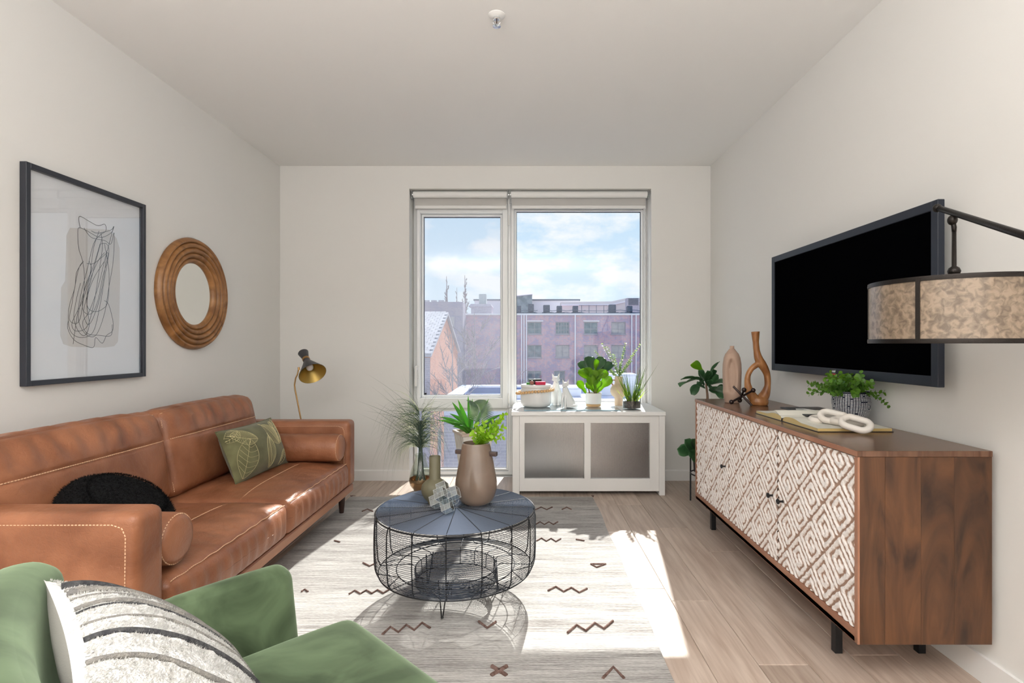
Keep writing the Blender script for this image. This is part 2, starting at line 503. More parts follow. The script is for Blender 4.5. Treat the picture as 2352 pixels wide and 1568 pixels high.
# ceiling sprinkler
t = thing('fire_sprinkler', (-0.134, 2.482, H), 'chrome fire sprinkler head with white rosette in the ceiling', 'sprinkler')
MB().lathe([(0.012, -0.012), (0.030, -0.009), (0.040, -0.002), (0.040, 0)], (-0.134, 2.482, H), 28).build('rosette', white_m, t, True, sharp=40)
MB().lathe([(0.013, -0.022), (0.017, -0.018), (0.017, -0.008), (0.013, -0.004)], (-0.134, 2.482, H), 8).build('body', chrome_m, t)
s = MB()
for sg in (-1, 1):
    s.tube([(-0.134 + sg * 0.014, 2.482, H - 0.02), (-0.134 + sg * 0.016, 2.482, H - 0.034), (-0.134 + sg * 0.004, 2.482, H - 0.05)], 0.0028, 6)
s.build('yoke', chrome_m, t)
MB().tube([(-0.134, 2.482, H - 0.022), (-0.134, 2.482, H - 0.044)], 0.0024, 8).build('heat_bulb', M('red_bulb', (0.05, 0.02, 0.01), 0.1), t)
MB().lathe([(0.004, -0.055), (0.019, -0.053), (0.019, -0.051), (0.004, -0.049)], (-0.134, 2.482, H), 16).build('deflector', chrome_m, t)
# ------------------------------------------------------------------ outside
def brickM(name, c1, c2, mortar, bw=0.24, bh=0.08, var=1.0, uaxis='X'):
    m = bpy.data.materials.new(name); m.use_nodes = True
    t = m.node_tree; b = t.nodes['Principled BSDF']; k = t.links.new
    b.inputs['Roughness'].default_value = 0.9
    tx = t.nodes.new('ShaderNodeTexCoord'); sp = t.nodes.new('ShaderNodeSeparateXYZ'); cb = t.nodes.new('ShaderNodeCombineXYZ')
    k(tx.outputs['Object'], sp.inputs[0]); k(sp.outputs[uaxis], cb.inputs[0]); k(sp.outputs['Z'], cb.inputs[1])
    br = t.nodes.new('ShaderNodeTexBrick')
    br.inputs['Scale'].default_value = 1.0; br.inputs['Brick Width'].default_value = bw; br.inputs['Row Height'].default_value = bh
    br.inputs['Mortar Size'].default_value = 0.010
    br.inputs['Color1'].default_value = (*c1, 1); br.inputs['Color2'].default_value = (*c2, 1); br.inputs['Mortar'].default_value = (*mortar, 1)
    k(cb.outputs[0], br.inputs['Vector'])
    n = t.nodes.new('ShaderNodeTexNoise'); n.inputs['Scale'].default_value = 0.8; n.inputs['Detail'].default_value = 9; n.inputs['Roughness'].default_value = .7
    k(tx.outputs['Object'], n.inputs['Vector'])
    r_ = t.nodes.new('ShaderNodeValToRGB'); r_.color_ramp.elements[0].position = .45; r_.color_ramp.elements[1].position = .56
    r_.color_ramp.elements[0].color = (1, 1, 1, 1); r_.color_ramp.elements[1].color = (0.76, 0.84, 0.98, 1)
    k(n.outputs['Fac'], r_.inputs[0])
    mi = t.nodes.new('ShaderNodeMix'); mi.data_type = 'RGBA'; mi.blend_type = 'MULTIPLY'; mi.inputs[0].default_value = var
    k(br.outputs['Color'], mi.inputs[6]); k(r_.outputs[0], mi.inputs[7]); k(mi.outputs[2], b.inputs['Base Color'])
    return m
brick_far = brickM('weathered_brick', (0.68, 0.38, 0.40), (0.48, 0.38, 0.47), (0.74, 0.68, 0.75), 0.30, 0.10)
brick_or = brickM('orange_brick', (0.66, 0.26, 0.14), (0.56, 0.20, 0.11), (0.55, 0.45, 0.40), 0.22, 0.08, 0.3, 'Y')
brick_gr = brickM('grey_brick', (0.42, 0.38, 0.44), (0.36, 0.33, 0.40), (0.5, 0.47, 0.52), 0.30, 0.10, 0.5)
conc_m = M('pale_render', (0.80, 0.80, 0.86), 0.8)
beige_m = M('beige_render', (0.70, 0.66, 0.66), 0.8)
coping_m = M('white_coping', (0.85, 0.85, 0.88), 0.6)
greyblock_m = M('grey_block', (0.42, 0.43, 0.50), 0.85, col2=(0.52, 0.52, 0.58), scale=3)
unit_m = M('dark_unit', (0.045, 0.075, 0.13), 0.5)
wglass_m = M('far_glass', (0.10, 0.16, 0.20), 0.12, col2=(0.22, 0.30, 0.34), scale=1.3, spec=0.8)
blindg_m = M('far_blind', (0.42, 0.42, 0.44), 0.7, col2=(0.50, 0.49, 0.50), scale=2)
wframe_m = M('far_window_frame', (0.42, 0.42, 0.47), 0.6)
pipe_m = M('white_pipe', (0.86, 0.86, 0.92), 0.5)
lead_m = M('dark_pipework', (0.10, 0.14, 0.20), 0.6)
street_m = M('street_ground', (0.25, 0.24, 0.25), 0.9, col2=(0.38, 0.36, 0.36), scale=0.4)
GZ = -11.0
g = MB().box(-90, 90, 6, 260, GZ - 0.5, GZ).build('ground', street_m); g['kind'] = 'structure'
D = 80.0
bt = thing('brick_building', (5, D + 8, GZ), 'long purplish-red brick warehouse with square windows across the street', 'building')
bx0, bx1 = X(1067, D), X(1560, D)
zr = Z(724, D)
rows = [(739, 767), (792, 821), (851, 880), (905, 935)]
cols = [(1211, 1244), (1276, 1308), (1341, 1373), (1404, 1437), (1500, 1533)]
holes = []
for ri, (ya, yb) in enumerate(rows):
    for ci, (xa, xb) in enumerate(cols):
        if ri == 2 and ci == 1: xa, xb = 1272, 1298
        holes.append((X(xa, D), X(xb, D), Z(yb, D), Z(ya, D), ri, ci))
mb = MB()
zs = sorted({GZ, zr} | {h[2] for h in holes} | {h[3] for h in holes})
for i in range(len(zs) - 1):
    za, zb = zs[i], zs[i + 1]
    cut = sorted([(h[0], h[1]) for h in holes if h[2] <= za + 1e-6 and h[3] >= zb - 1e-6])
    xx = bx0
    for (a, b) in cut:
        mb.box(xx, a, D, D + 0.5, za, zb); xx = b
    mb.box(xx, bx1, D, D + 0.5, za, zb)
mb.box(bx0, bx1, D + 0.5, D + 16, GZ, zr - 0.4)
mb.build('wall', brick_far, bt)
MB().cbox(bx0 - 0.2, bx1, D - 0.25, D + 0.8, zr, zr + 0.28, 0.05).build('coping', coping_m, bt)
for (x0, x1, z0, z1, ri, ci) in holes:
    fr = MB()
    ring(fr, x0, x1, z0, z1, x0 + 0.12, x1 - 0.12, z0 + 0.12, z1 - 0.12, D + 0.12, D + 0.25, 0.01)
    kind = (ri * 3 + ci * 2) % 4 if not (ri == 0 and ci == 1) else 9
    nx, nz = (2, 2)
    if kind == 9: nx, nz = 5, 3
    for i in range(1, nx):
        xm = x0 + (x1 - x0) * i / nx
        fr.box(xm - 0.03, xm + 0.03, D + 0.14, D + 0.22, z0 + .1, z1 - .1)
    for i in range(1, nz):
        zm_ = z0 + (z1 - z0) * (i / nz if nz > 2 else 0.42)
        fr.box(x0 + .1, x1 - .1, D + 0.14, D + 0.22, zm_ - 0.03, zm_ + 0.03)
    wo = fr.build('window', wframe_m, bt)
    blindy = (ri, ci) in ((0, 3), (1, 1), (1, 2), (1, 3), (3, 0), (3, 2))
    MB().box(x0, x1, D + 0.20, D + 0.24, z0, z1).build('pane', blindg_m if blindy else wglass_m, wo)
    if ri == 0 and ci in (0, 2):
        MB().cbox(x0 - 0.1, x1 + 0.25, D - 0.1, D, z1 + 0.03, z1 + 0.22, 0.03).build('lintel', coping_m, bt)
    MB().cbox(x0 - 0.1, x1 + 0.1, D - 0.12, D + 0.1, z0 - 0.14, z0 - 0.002, 0.02).build('window_sill', wframe_m, bt)
for px in (1198, 1203.5, 1209, 1321, 1451, 1461):
    xx = X(px, D - .2)
    MB().tube([(xx, D - 0.2, zr + 0.1), (xx, D - 0.2, GZ)], 0.10, 8).build('downpipe', pipe_m, bt)
mb = MB().cbox(bx0 - 0.12, bx0 + 0.2, D - 0.2, D, GZ, zr, 0.03)
mb.build('corner_pipe', pipe_m, bt)
# roof structures on and beyond the warehouse
DR = 84.0
t = thing('roof_structure', (X(1258, 100), 100, 0), 'long white rooftop storey with a dark coping behind the warehouse roof units', 'building')
x0, x1 = X(1090, 100), X(1330, 100)
MB().box(x0, x1, 100, 110, GZ, Z(690, 100)).build('wall', conc_m, t)
MB().box(x0 - .2, x1 + .2, 99.8, 110.2, Z(690, 100), Z(687, 100)).build('coping', lead_m, t)
t = thing('roof_structure', (X(1205, 98), 98, 0), 'small glazed rooftop box above the left end of the white storey', 'building')
MB().prism([(X(1180, 98), 4), (X(1222, 98), 4), (X(1222, 98), Z(677, 98)), (X(1180, 98), Z(681, 98))], 97, 99.6).build('wall', wglass_m, t)
MB().prism([(X(1178, 97), Z(681, 97)), (X(1223, 97), Z(676.5, 97)), (X(1223, 97), Z(675, 97)), (X(1178, 97), Z(679.5, 97))], 96.6, 99.8).build('roof', conc_m, t)
t = thing('roof_structure', (X(1400, 94), 94, 0), 'beige parapet wall stepping up towards the right behind the roof units', 'building')
mb = MB().prism([(X(1289, 94), 0), (X(1700, 94), 0), (X(1700, 94), Z(684, 94)), (X(1440, 94), Z(684, 94)), (X(1405, 94), Z(692, 94)), (X(1289, 94), Z(693, 94))], 94, 97)
mb.build('wall', beige_m, t)
MB().prism([(X(1289, 94), Z(699, 94)), (X(1405, 94), Z(698, 94)), (X(1440, 94), Z(690, 94)), (X(1700, 94), Z(690, 94)), (X(1700, 94), Z(693, 94)), (X(1440, 94), Z(693, 94)), (X(1405, 94), Z(701, 94)), (X(1289, 94), Z(702, 94))], 93.6, 94).build('ledge', conc_m, t)
t = thing('cooling_tower', (X(1453, 90), 90, Z(700, 90)), 'grey louvred plant room on the far right of the roofs', 'plant room')
MB().box(X(1441, 90), X(1468, 90), 90, 92, zr - 0.38, Z(684, 90)).build('casing', greyblock_m, t)
for i in range(5):
    MB().box(X(1443, 90), X(1466, 90), 89.85, 90, Z(700, 90) + i * 0.24, Z(700, 90) + i * 0.24 + 0.1).build('slat', unit_m, t)
# air-conditioning condensers on the roof edge
un = [(1188, 1197, 702, 719), (1213, 1226, 698, 719), (1248, 1263, 700, 720), (1279, 1291, 702, 719), (1316, 1328, 702, 719), (1399, 1415, 699, 719), (1441, 1453, 702, 719)]
lab = ['dark condenser unit half hidden by the window mullion', 'dark condenser unit second from the left on the roof edge', 'wide dark condenser unit left of the middle of the roof edge',
       'dark condenser unit left of the pair near the middle downpipe', 'dark condenser unit just left of the roof railing', 'largest dark condenser unit right of the roof railing', 'dark condenser unit nearest the grey plant room']
for (a, b, ya, yb), lb in zip(un, lab):
    d0 = D + 1.2
    x0, x1, z1 = X(a, d0), X(b, d0), Z(ya, d0)
    z0 = zr + 0.28
    t = thing('condenser_unit', ((x0 + x1) / 2, d0 + 0.5, zr), lb, 'condenser', 'condenser units on the warehouse roof')
    MB().cbox(x0, x1, d0, d0 + 1, z0 + 0.25, z1, 0.06).build('casing', unit_m, t)
    mb = MB().tube([((x0 + x1) / 2 + 0.3 * math.cos(u), d0 - 0.02, (z0 + z1) / 2 + 0.25 + 0.3 * math.sin(u)) for u in [PI / 6 * i for i in range(12)]], 0.03, 4, True)
    mb.build('fan_guard', lead_m, t)
    mb = MB().box(x0 - 0.2, x0 + .1, d0, d0 + 1, zr - 0.38, z0 + 0.25).box(x1 - .1, x1 + 0.4, d0, d0 + 1, zr - 0.38, z0 + 0.25).box(x0, x1, d0 + .1, d0 + .9, z0 + .05, z0 + .25)
    mb.build('stand', unit_m, t)
t = thing('pipework', (X(1320, 81), 81, zr), 'dark refrigerant pipework running along the roof edge between the units', 'pipes')
mb = MB()
for (a, b) in ((1190, 1235), (1255, 1345), (1395, 1480)):
    for k_ in range(2):
        pts = []
        for i in range(15):
            u = i / 14
            pts.append((X(a + (b - a) * u, 81), 80.92 + k_ * 0.12, zr + 0.45 + k_ * 0.35 + 0.07 * math.sin(u * 17 + k_ * 2)))
        mb.tube(pts, 0.05, 5)
mb.tube([(X(1188, 80.9), 80.95, zr + 0.36), (X(1475, 80.9), 80.95, zr + 0.36)], 0.06, 5)
mb.build('pipe', lead_m, t)
t = thing('roof_railing', (X(1365, 82), 82, zr), 'thin dark steel guard rail along the middle of the roof', 'railing')
for i in range(4):
    xx = X(1336 + i * 17, 82)
    MB().tube([(xx, 82, zr - 0.4), (xx, 82, zr + 1.7)], 0.05, 5).build('post', lead_m, t)
for zz in (0.8, 1.65):
    MB().tube([(X(1330, 82), 82, zr + zz), (X(1395, 82), 82, zr + zz)], 0.04, 5).build('rail', lead_m, t)
# left, older block
d0 = 76.0
t = thing('grey_block', (X(1010, d0), d0, GZ), 'shaded grey-brick block with a toothed parapet behind the left window', 'building')
MB().box(X(820, d0), X(1063, d0), d0, d0 + 3.5, GZ, Z(693, d0)).build('wall', brick_gr, t)
for i in range(7):
    a = 905 + i * 17
    MB().cbox(X(a, d0), X(a + 13, d0), d0, d0 + 0.5, Z(693, d0), Z(689, d0), 0.03).build('merlon', greyblock_m, t)
fw_ = MB(); x0, x1, z0, z1 = X(1033, d0), X(1044, d0), Z(753, d0), Z(727, d0)
ring(fw_, x0, x1, z0, z1, x0 + .1, x1 - .1, z0 + .1, z1 - .1, d0 - 0.1, d0 - 0.001, 0.01)
fo = fw_.build('window', wframe_m, t); MB().box(x0 + .05, x1 - .05, d0 - 0.05, d0 - 0.002, z0 + .05, z1 - .05).build('pane', blindg_m, fo)
t = thing('roof_block', (X(1104, 83), 83, zr), 'grey rendered rooftop block with a square chimney stack', 'building')
MB().box(X(1082, 83), X(1129, 83), 83, 87, zr - 0.5, Z(704, 83)).build('wall', greyblock_m, t)
MB().prism([(X(1076, 83), Z(704, 83)), (X(1131, 83), Z(704, 83)), (X(1127, 83), Z(698, 83)), (X(1082, 83), Z(698, 83))], 82.7, 87.3).build('roof', greyblock_m, t)
MB().cbox(X(1100, 84), X(1117, 84), 84, 85.2, Z(698, 84), Z(675, 84), 0.05).build('chimney', M('mossy_stack', (0.38, 0.44, 0.46), 0.9, col2=(0.48, 0.52, 0.52), scale=4), t)
# near gabled house
hd = M('slate_roof', (0.30, 0.31, 0.36), 0.8, col2=(0.40, 0.41, 0.46), scale=6, rnd=0.10)
t = thing('gabled_house', (-8, 34, GZ), 'gabled house with pale shingle roof and orange brick side wall', 'house')
xg = -5.03
ridge = (34.0, 3.06); e0 = (28.0, 0.60); e1 = (40.0, 0.60)
mb = MB().prism([(28.3, GZ), (39.7, GZ), (39.7, 0.55), (34.0, 2.86), (28.3, 0.55)], -16, xg - 0.02, 'yz')
mb.build('wall', brick_or, t)
MB().box(-16, xg - 0.03, 28.22, 28.3, GZ, 0.45).build('front_wall', brick_gr, t)  # grey skin paints the shade on the house's camera-facing wall
for (a, b, c_, d_) in ((30.6, 31.6, -6.5, -3.8), (33.2, 34.2, -6.0, -2.6), (36.0, 37.0, -5.6, -2.2)):
    fr = MB(); fr.box(xg - 0.01, xg + 0.03, a, b, c_, d_)
    wo = fr.build('window', wframe_m, t)
    MB().box(xg + 0.02, xg + 0.035, a + 0.1, b - 0.1, c_ + 0.1, d_ - 0.1).build('pane', wglass_m, wo)
MB().prism([(27.8, 0.50), (34, 3.05), (40.2, 0.50), (40.2, 0.64), (34, 3.2), (27.8, 0.64)], -16, xg + 0.12, 'yz').build('roof', M('roof_deck', (0.40, 0.41, 0.46), .9), t)
# shingle courses: each shingle its own piece near the verge, rest joined
me = bpy.data.meshes.new('shingle')
sl = math.hypot(6.2, 2.55); ncourse = 24; cl = sl / ncourse
mb0 = MB().cbox(-0.16, 0.16, 0, cl * 1.15, 0, 0.035, 0.006)
me.from_pydata([Vector(v) for v in mb0.v], [], mb0.f); me.materials.append(hd)
ang = math.atan2(2.55, 6.2)
cnt = 0
rest = MB()
for i in range(ncourse):
    u = i / ncourse
    yy = 27.8 + 6.2 * u; zz = 0.64 + 2.55 * u + 0.01
    for j in range(24):
        xx = xg + 0.12 - 0.16 - j * 0.335 - (0.16 if i % 2 else 0)
        if j < 11 and cnt < 264:
            piece('shingle', me, t, (xx, yy, zz), (ang + 0.03, 0, 0)); cnt += 1
        else:
            rest.m = Matrix.Translation((xx, yy, zz)) @ Matrix.Rotation(ang + 0.03, 4, 'X')
            rest.v += []; rest.cbox(-0.16, 0.16, 0, cl * 1.15, 0, 0.035, 0.006)
rest.build('shingle_field', hd, t, kind='stuff')
# low building with white parapet
t = thing('low_roof_building', (10, 18, GZ), 'low flat-roofed building with white parapet just below the window', 'building')
px0 = -2.6
MB().box(px0, 34, 17.0, 22.3, -1.1, -0.85).build('roof', M('lavender_membrane', (0.62, 0.64, 0.80), 0.7, col2=(0.72, 0.73, 0.86), scale=0.8), t)
MB().box(px0, 34, 17.0, 22.3, GZ, -1.1).build('wall', brick_gr, t)
MB().box(px0, 34, 22.0, 22.3, -0.85, -0.62).box(px0, px0 + 0.3, 17, 22, -0.85, -0.62).build('parapet', M('upstand_painted_shade', (0.22, 0.28, 0.46), .7), t)  # blue-grey colour paints the shade on the white parapet's face
MB().cbox(px0 - 0.08, 34, 21.92, 22.4, -0.62, -0.54, 0.02).build('coping', coping_m, t)
MB().cbox(px0 - 0.08, px0 + 0.4, 17, 21.91, -0.62, -0.54, 0.02).build('side_coping', coping_m, t)
for (xx, yy, lb, w_, h_) in ((1.5, 20.5, 'white rooftop cabinet right of the fox figurines', 1.3, 0.30), (3.4, 20.8, 'white rooftop duct box behind the fig plant', 1.8, 0.8), (-0.1, 19.6, 'low white vent box on the roof behind the canister', 0.6, 0.22)):
    q = thing('rooftop_box', (xx, yy, -0.85), lb, 'vent box')
    MB().cbox(xx - w_ / 2, xx + w_ / 2, yy, yy + 0.9, -0.85, -0.85 + h_, 0.03).build('casing', coping_m, q)
    MB().cbox(xx - w_ / 2 - .05, xx + w_ / 2 + .05, yy - .05, yy + 0.95, -0.85 + h_, -0.80 + h_, 0.02).build('cover', conc_m, q)
# bare trees
bark_m = M('bare_bark', (0.30, 0.27, 0.28), 0.9)
def tree(x, y, z0, h, r, spread, lb, n1=16, narrow=False, grp=None, seed=1):
    rnd = random.Random(seed)
    t = thing('bare_tree', (x, y, z0), lb, 'tree', grp)
    top = Vector((x + rnd.uniform(-.2, .2), y, z0 + h))
    MB().tube([(x, y, z0), (x + .1 * r, y, z0 + h * .4), top], [r, r * .6, r * .1], 7).build('trunk', bark_m, t)
    tw = MB()
    for i in range(n1):
        u = 0.25 + 0.7 * i / n1
        a = rnd.random() * 2 * PI
        b0 = Vector((x, y, z0 + h * u))
        ln = h * spread * (1.15 - u) * rnd.uniform(.7, 1.2)
        up_ = 2.6 if narrow else 1.1
        d = Vector((math.cos(a), math.sin(a), up_)).normalized()
        b1 = b0 + d * ln * .5; b2 = b0 + d * ln + Vector((0, 0, ln * .15))
        MB().tube([b0, b1, b2], [r * .35 * (1.1 - u), r * .2 * (1.1 - u), r * .05], 5).build('branch', bark_m, t)
        for j in range(14):
            s_ = b0.lerp(b2, rnd.uniform(.2, 1))
            dd = (d + Vector((rnd.uniform(-1, 1), rnd.uniform(-1, 1), rnd.uniform(-.3, .9))) * .8).normalized()
            l2 = ln * rnd.uniform(.2, .5)
            e_ = s_ + dd * l2
            tw.tube([s_, s_.lerp(e_, .5) + Vector((0, 0, l2 * .05)), e_], [r * .13, r * .09, r * .05], 3, cap=False)
            for q_ in range(2):
                s2 = s_.lerp(e_, rnd.uniform(.3, .9)); d3 = (dd + Vector((rnd.uniform(-1, 1), rnd.uniform(-1, 1), rnd.uniform(-.2, 1)))).normalized()
                tw.tube([s2, s2 + d3 * l2 * .5], [r * .08, r * .04], 3, cap=False)
    tw.build('twigs', bark_m, t, kind='stuff')
tree(X(1027, 95), 95, 0, Z(634, 95), .35, .16, 'tall narrow bare poplar beyond the toothed parapet, left one', 14, True, seed=3)
tree(X(1069, 95), 95, 0, Z(632, 95), .35, .15, 'tall narrow bare poplar rising at the corner of the grey block', 14, True, seed=4)
tree(X(1049, 125), 125, 0, Z(660, 125), .3, .16, 'small bare tree top between the two tall poplars', 10, True, seed=5)
tree(X(1095, 24), 24, GZ, 13.6, .13, .30, 'leafless street tree seen through the left window sash', 26, False, seed=8)
tree(X(1040, 20), 20, GZ, 12.6, .11, .30, 'leafless street tree in front of the gabled house', 22, False, seed=9)
tree(X(1120, 14), 12.4, GZ, 9.9, .08, .3, 'twiggy bare bush tree low behind the bottom window pane', 22, False, seed=12)

# ------------------------------------------------------------------ sofa
leather = M('tan_leather', (0.20, 0.070, 0.030), 0.42, col2=(0.39, 0.160, 0.080), scale=5, pos=(0.3, 0.72), bump=0.6, bscale=22, bdist=0.007, detail=9, rough2=0.36, dist=.6, spec=.45)
def creases(m, scale=75, dist=.001, strength=.3, stretch=(1, 1, 1)):
    # fine cracked-skin lines chained onto the first bump
    t_ = m.node_tree; b_ = t_.nodes['Principled BSDF']; k_ = t_.links.new
    tx_ = t_.nodes.new('ShaderNodeTexCoord'); mp_ = t_.nodes.new('ShaderNodeMapping'); mp_.inputs['Scale'].default_value = stretch
    nn_ = t_.nodes.new('ShaderNodeTexNoise'); nn_.inputs['Scale'].default_value = 6; nn_.inputs['Detail'].default_value = 4
    ma_ = t_.nodes.new('ShaderNodeMix'); ma_.data_type = 'VECTOR'; ma_.inputs[0].default_value = .12
    v_ = t_.nodes.new('ShaderNodeTexVoronoi'); v_.feature = 'DISTANCE_TO_EDGE'; v_.inputs['Scale'].default_value = scale
    r_ = t_.nodes.new('ShaderNodeMapRange'); r_.inputs[2].default_value = .10
    bp_ = t_.nodes.new('ShaderNodeBump'); bp_.inputs['Strength'].default_value = strength; bp_.inputs['Distance'].default_value = dist
    k_(tx_.outputs['Object'], mp_.inputs[0]); k_(mp_.outputs[0], nn_.inputs['Vector']); k_(mp_.outputs[0], ma_.inputs[4]); k_(nn_.outputs['Color'], ma_.inputs[5])
    k_(ma_.outputs[1], v_.inputs['Vector']); k_(v_.outputs['Distance'], r_.inputs[0]); k_(r_.outputs[0], bp_.inputs['Height'])
    old = b_.inputs['Normal'].links[0].from_socket
    k_(old, bp_.inputs['Normal']); k_(bp_.outputs[0], b_.inputs['Normal'])
creases(leather)
thread_m = M('leather_thread', (0.72, 0.45, 0.28), 0.7)
rail_m = M('stained_rail', (0.30, 0.12, 0.06), 0.45, col2=(0.40, 0.18, 0.09), scale=3, stretch=(8, 1, 8))
dleg_m = M('espresso_leg', (0.055, 0.028, 0.022), 0.35)
S0, S1 = 1.632, 3.735            # near and far ends of the sofa (y)
SF, SB = -1.19, -2.055           # front and back (x)
t = sofa = thing('sofa', (-1.6, 2.68, 0), 'tan leather two-cushion sofa with bolster arms along the left wall', 'sofa')
def stitch(mb, pts, r=0.0021, dash=0.007, gap=0.004, closed=False):
    """row of separate short stitches following a polyline"""
    pts = [Vector(p) for p in pts]
    if closed: pts = pts + [pts[0]]
    d = 0.0; on = True; nxt = dash; cur = pts[0]
    for i in range(len(pts) - 1):
        a, b = pts[i], pts[i + 1]; l = (b - a).length
        if l < 1e-9: continue
        s_ = 0.0
        while s_ < l:
            e_ = min(l, s_ + nxt)
            if on and e_ - s_ > 0.001:
                p, q = a.lerp(b, s_ / l), a.lerp(b, e_ / l)
                mb.tube([p, q], r, 4)
            nxt -= (e_ - s_); s_ = e_
            if nxt <= 1e-9:
                on = not on; nxt = dash if on else gap
    return mb
MB().cbox(SB + 0.03, SF - 0.012, S0 + 0.012, S1 - 0.012, 0.148, 0.200, 0.006).build('base_rail', rail_m, t)
for (lx, ly) in ((-1.265, 3.67), (-1.265, 1.72), (-1.97, 3.67), (-1.97, 1.72)):
    MB().lathe([(0.015, 0), (0.016, 0.004), (0.026, 0.137 if lx > -1.5 else 0.148)], (lx, ly, 0.0105 if lx > -1.5 else 0.0), 14).build('leg', dleg_m, t, True, sharp=40)
def arm_fn(q, p):
    x_, y_, z_ = p
    return q + Vector((0, 0.006 * y_ * (1 - z_ * z_) * (1 - x_ * x_), 0))
for (a, b) in ((S0, S0 + 0.135), (S1 - 0.135, S1)):
    ar = MB().rbox((SF + SB) / 2, (a + b) / 2, 0.4245, SF - SB, b - a, 0.449, 0.032, 14, 4, arm_fn).build('arm', leather, t, True)
    st = MB()
    for yy in (a + 0.004, b - 0.004):
        sg = -1 if yy < (a + b) / 2 else 1
        q = (a if sg < 0 else b) + sg * .0008
        stitch(st, [(SB + 0.05, q, 0.616), (SF - 0.075, q - sg * 0, 0.616), (SF - 0.045, q, 0.606), (SF - 0.034, q, 0.58), (SF - 0.034, q + sg * .003, 0.40), (SF - 0.034, q, 0.215)])
    st.build('stitching', thread_m, ar, kind='stuff')
MB().rbox(-1.995, 2.683, 0.40, 0.10, S1 - S0 - 0.28, 0.42, 0.03, 6, 3).build('back_frame', leather, t, True)
ym = (S0 + S1) / 2
# seat cushions
def seat_fn(hw, ph):
    def fn(q, p):
        x_, y_, z_ = p
        puff = max(0, 1 - x_ ** 4) * max(0, 1 - y_ ** 4)
        dz = (0.030 * puff if z_ > 0 else -0.004 * puff)
        if z_ > 0:      # soft puckers running back from the front seam
            dz += 0.0035 * math.sin(q.y * 70 + 3 * noise.noise(Vector((q.y * 6 + ph, q.x * 4, 0)))) * max(0, x_ - .55) * 2.2 * (1 - x_ ** 6)
            dz += 0.008 * noise.noise(Vector((q.x * 5, q.y * 5 + ph, 1.3)))
        dx = 0.022 * (1 - z_ * z_) * (1 - y_ ** 4) if x_ > 0.9 else 0
        if x_ > .9: dx += 0.004 * math.sin(q.y * 85 + ph + 2 * noise.noise(Vector((q.y * 5, ph, 0)))) * (1 - z_ * z_)
        return q + Vector((dx, 0, dz))
    return fn
for k_, (a, b) in enumerate(((S0 + 0.138, ym - 0.002), (ym + 0.002, S1 - 0.138))):
    cu = MB().rbox((-1.93 + SF) / 2, (a + b) / 2, 0.289, SF + 1.93, b - a, 0.174, 0.038, 44, 5, seat_fn(b - a, k_ * 5.1)).build('seat_cushion', leather, t, True)
    st = MB()
    n_ = 60
    stitch(st, [(SF - 0.008, a + 0.03 + (b - a - 0.06) * i / n_, 0.369 + 0.002 * math.sin(i * .9)) for i in range(n_ + 1)])
    stitch(st, [(SF - 0.26, a + 0.03 + (b - a - 0.06) * i / n_, 0.3795 + 0.028 * max(0, 1 - (2 * i / n_ - 1) ** 4)) for i in range(n_ + 1)])
    st.build('stitching', thread_m, cu, kind='stuff')
# back cushions
for k_, (a, b) in enumerate(((S0 + 0.10, ym - 0.004), (ym + 0.004, S1 - 0.15))):
    def bfn(q, p, ph=k_ * 3.3):
        x_, y_, z_ = p
        face = max(0, 1 - y_ ** 6) * max(0, 1 - z_ ** 4)
        dx = (0.045 if x_ > 0 else -0.008) * face
        if x_ > 0:
            w_ = math.exp(-((z_ - 0.72) / .22) ** 2)
            dx += 0.0065 * math.sin(q.y * 64 + 5 * noise.noise(Vector((q.y * 3 + ph, 0, z_)))) * w_ * (1 - y_ ** 8)
            dx += 0.010 * noise.noise(Vector((q.y * 4 + ph, q.z * 4, 0.7))) * face
            dx -= 0.008 * math.exp(-((z_ - .32) / .04) ** 2) * face
        dz = 0.016 * (1 - y_ ** 4) * (1 if z_ > 0.9 else 0) + (0.005 * math.sin(q.y * 50 + ph) * (1 if z_ > .9 else 0) * (1 - x_ * x_))
        dy = 0.012 * y_ * (1 - z_ * z_) if abs(y_) > .9 else 0
        return q + Vector((dx, dy, dz))
    m_ = Matrix.Translation((-1.86, (a + b) / 2, 0.375)) @ Matrix.Rotation(R(-11), 4, 'Y')
    mb = MB(m_).rbox(0, 0, 0.225, 0.20, b - a, 0.45, 0.05, 44, 5, bfn)
    cu = mb.build('back_cushion', leather, t, True)
    st = MB(m_)
    n_ = 60
    hw = (b - a) / 2
    stitch(st, [(0.088, -hw + .02 + (b - a - 0.04) * i / n_, 0.432 + 0.012 * (1 - (2 * i / n_ - 1) ** 4)) for i in range(n_ + 1)])
    stitch(st, [(0.114 + 0.030 * max(0, 1 - (2 * i / n_ - 1) ** 6), -hw + .02 + (b - a - 0.04) * i / n_, 0.297) for i in range(n_ + 1)])
    stitch(st, [(0.090, -hw + 0.012, 0.03), (0.092, -hw + 0.012, 0.39), (0.088, -hw + 0.03, 0.43)])
    st.build('stitching', thread_m, cu, kind='stuff')
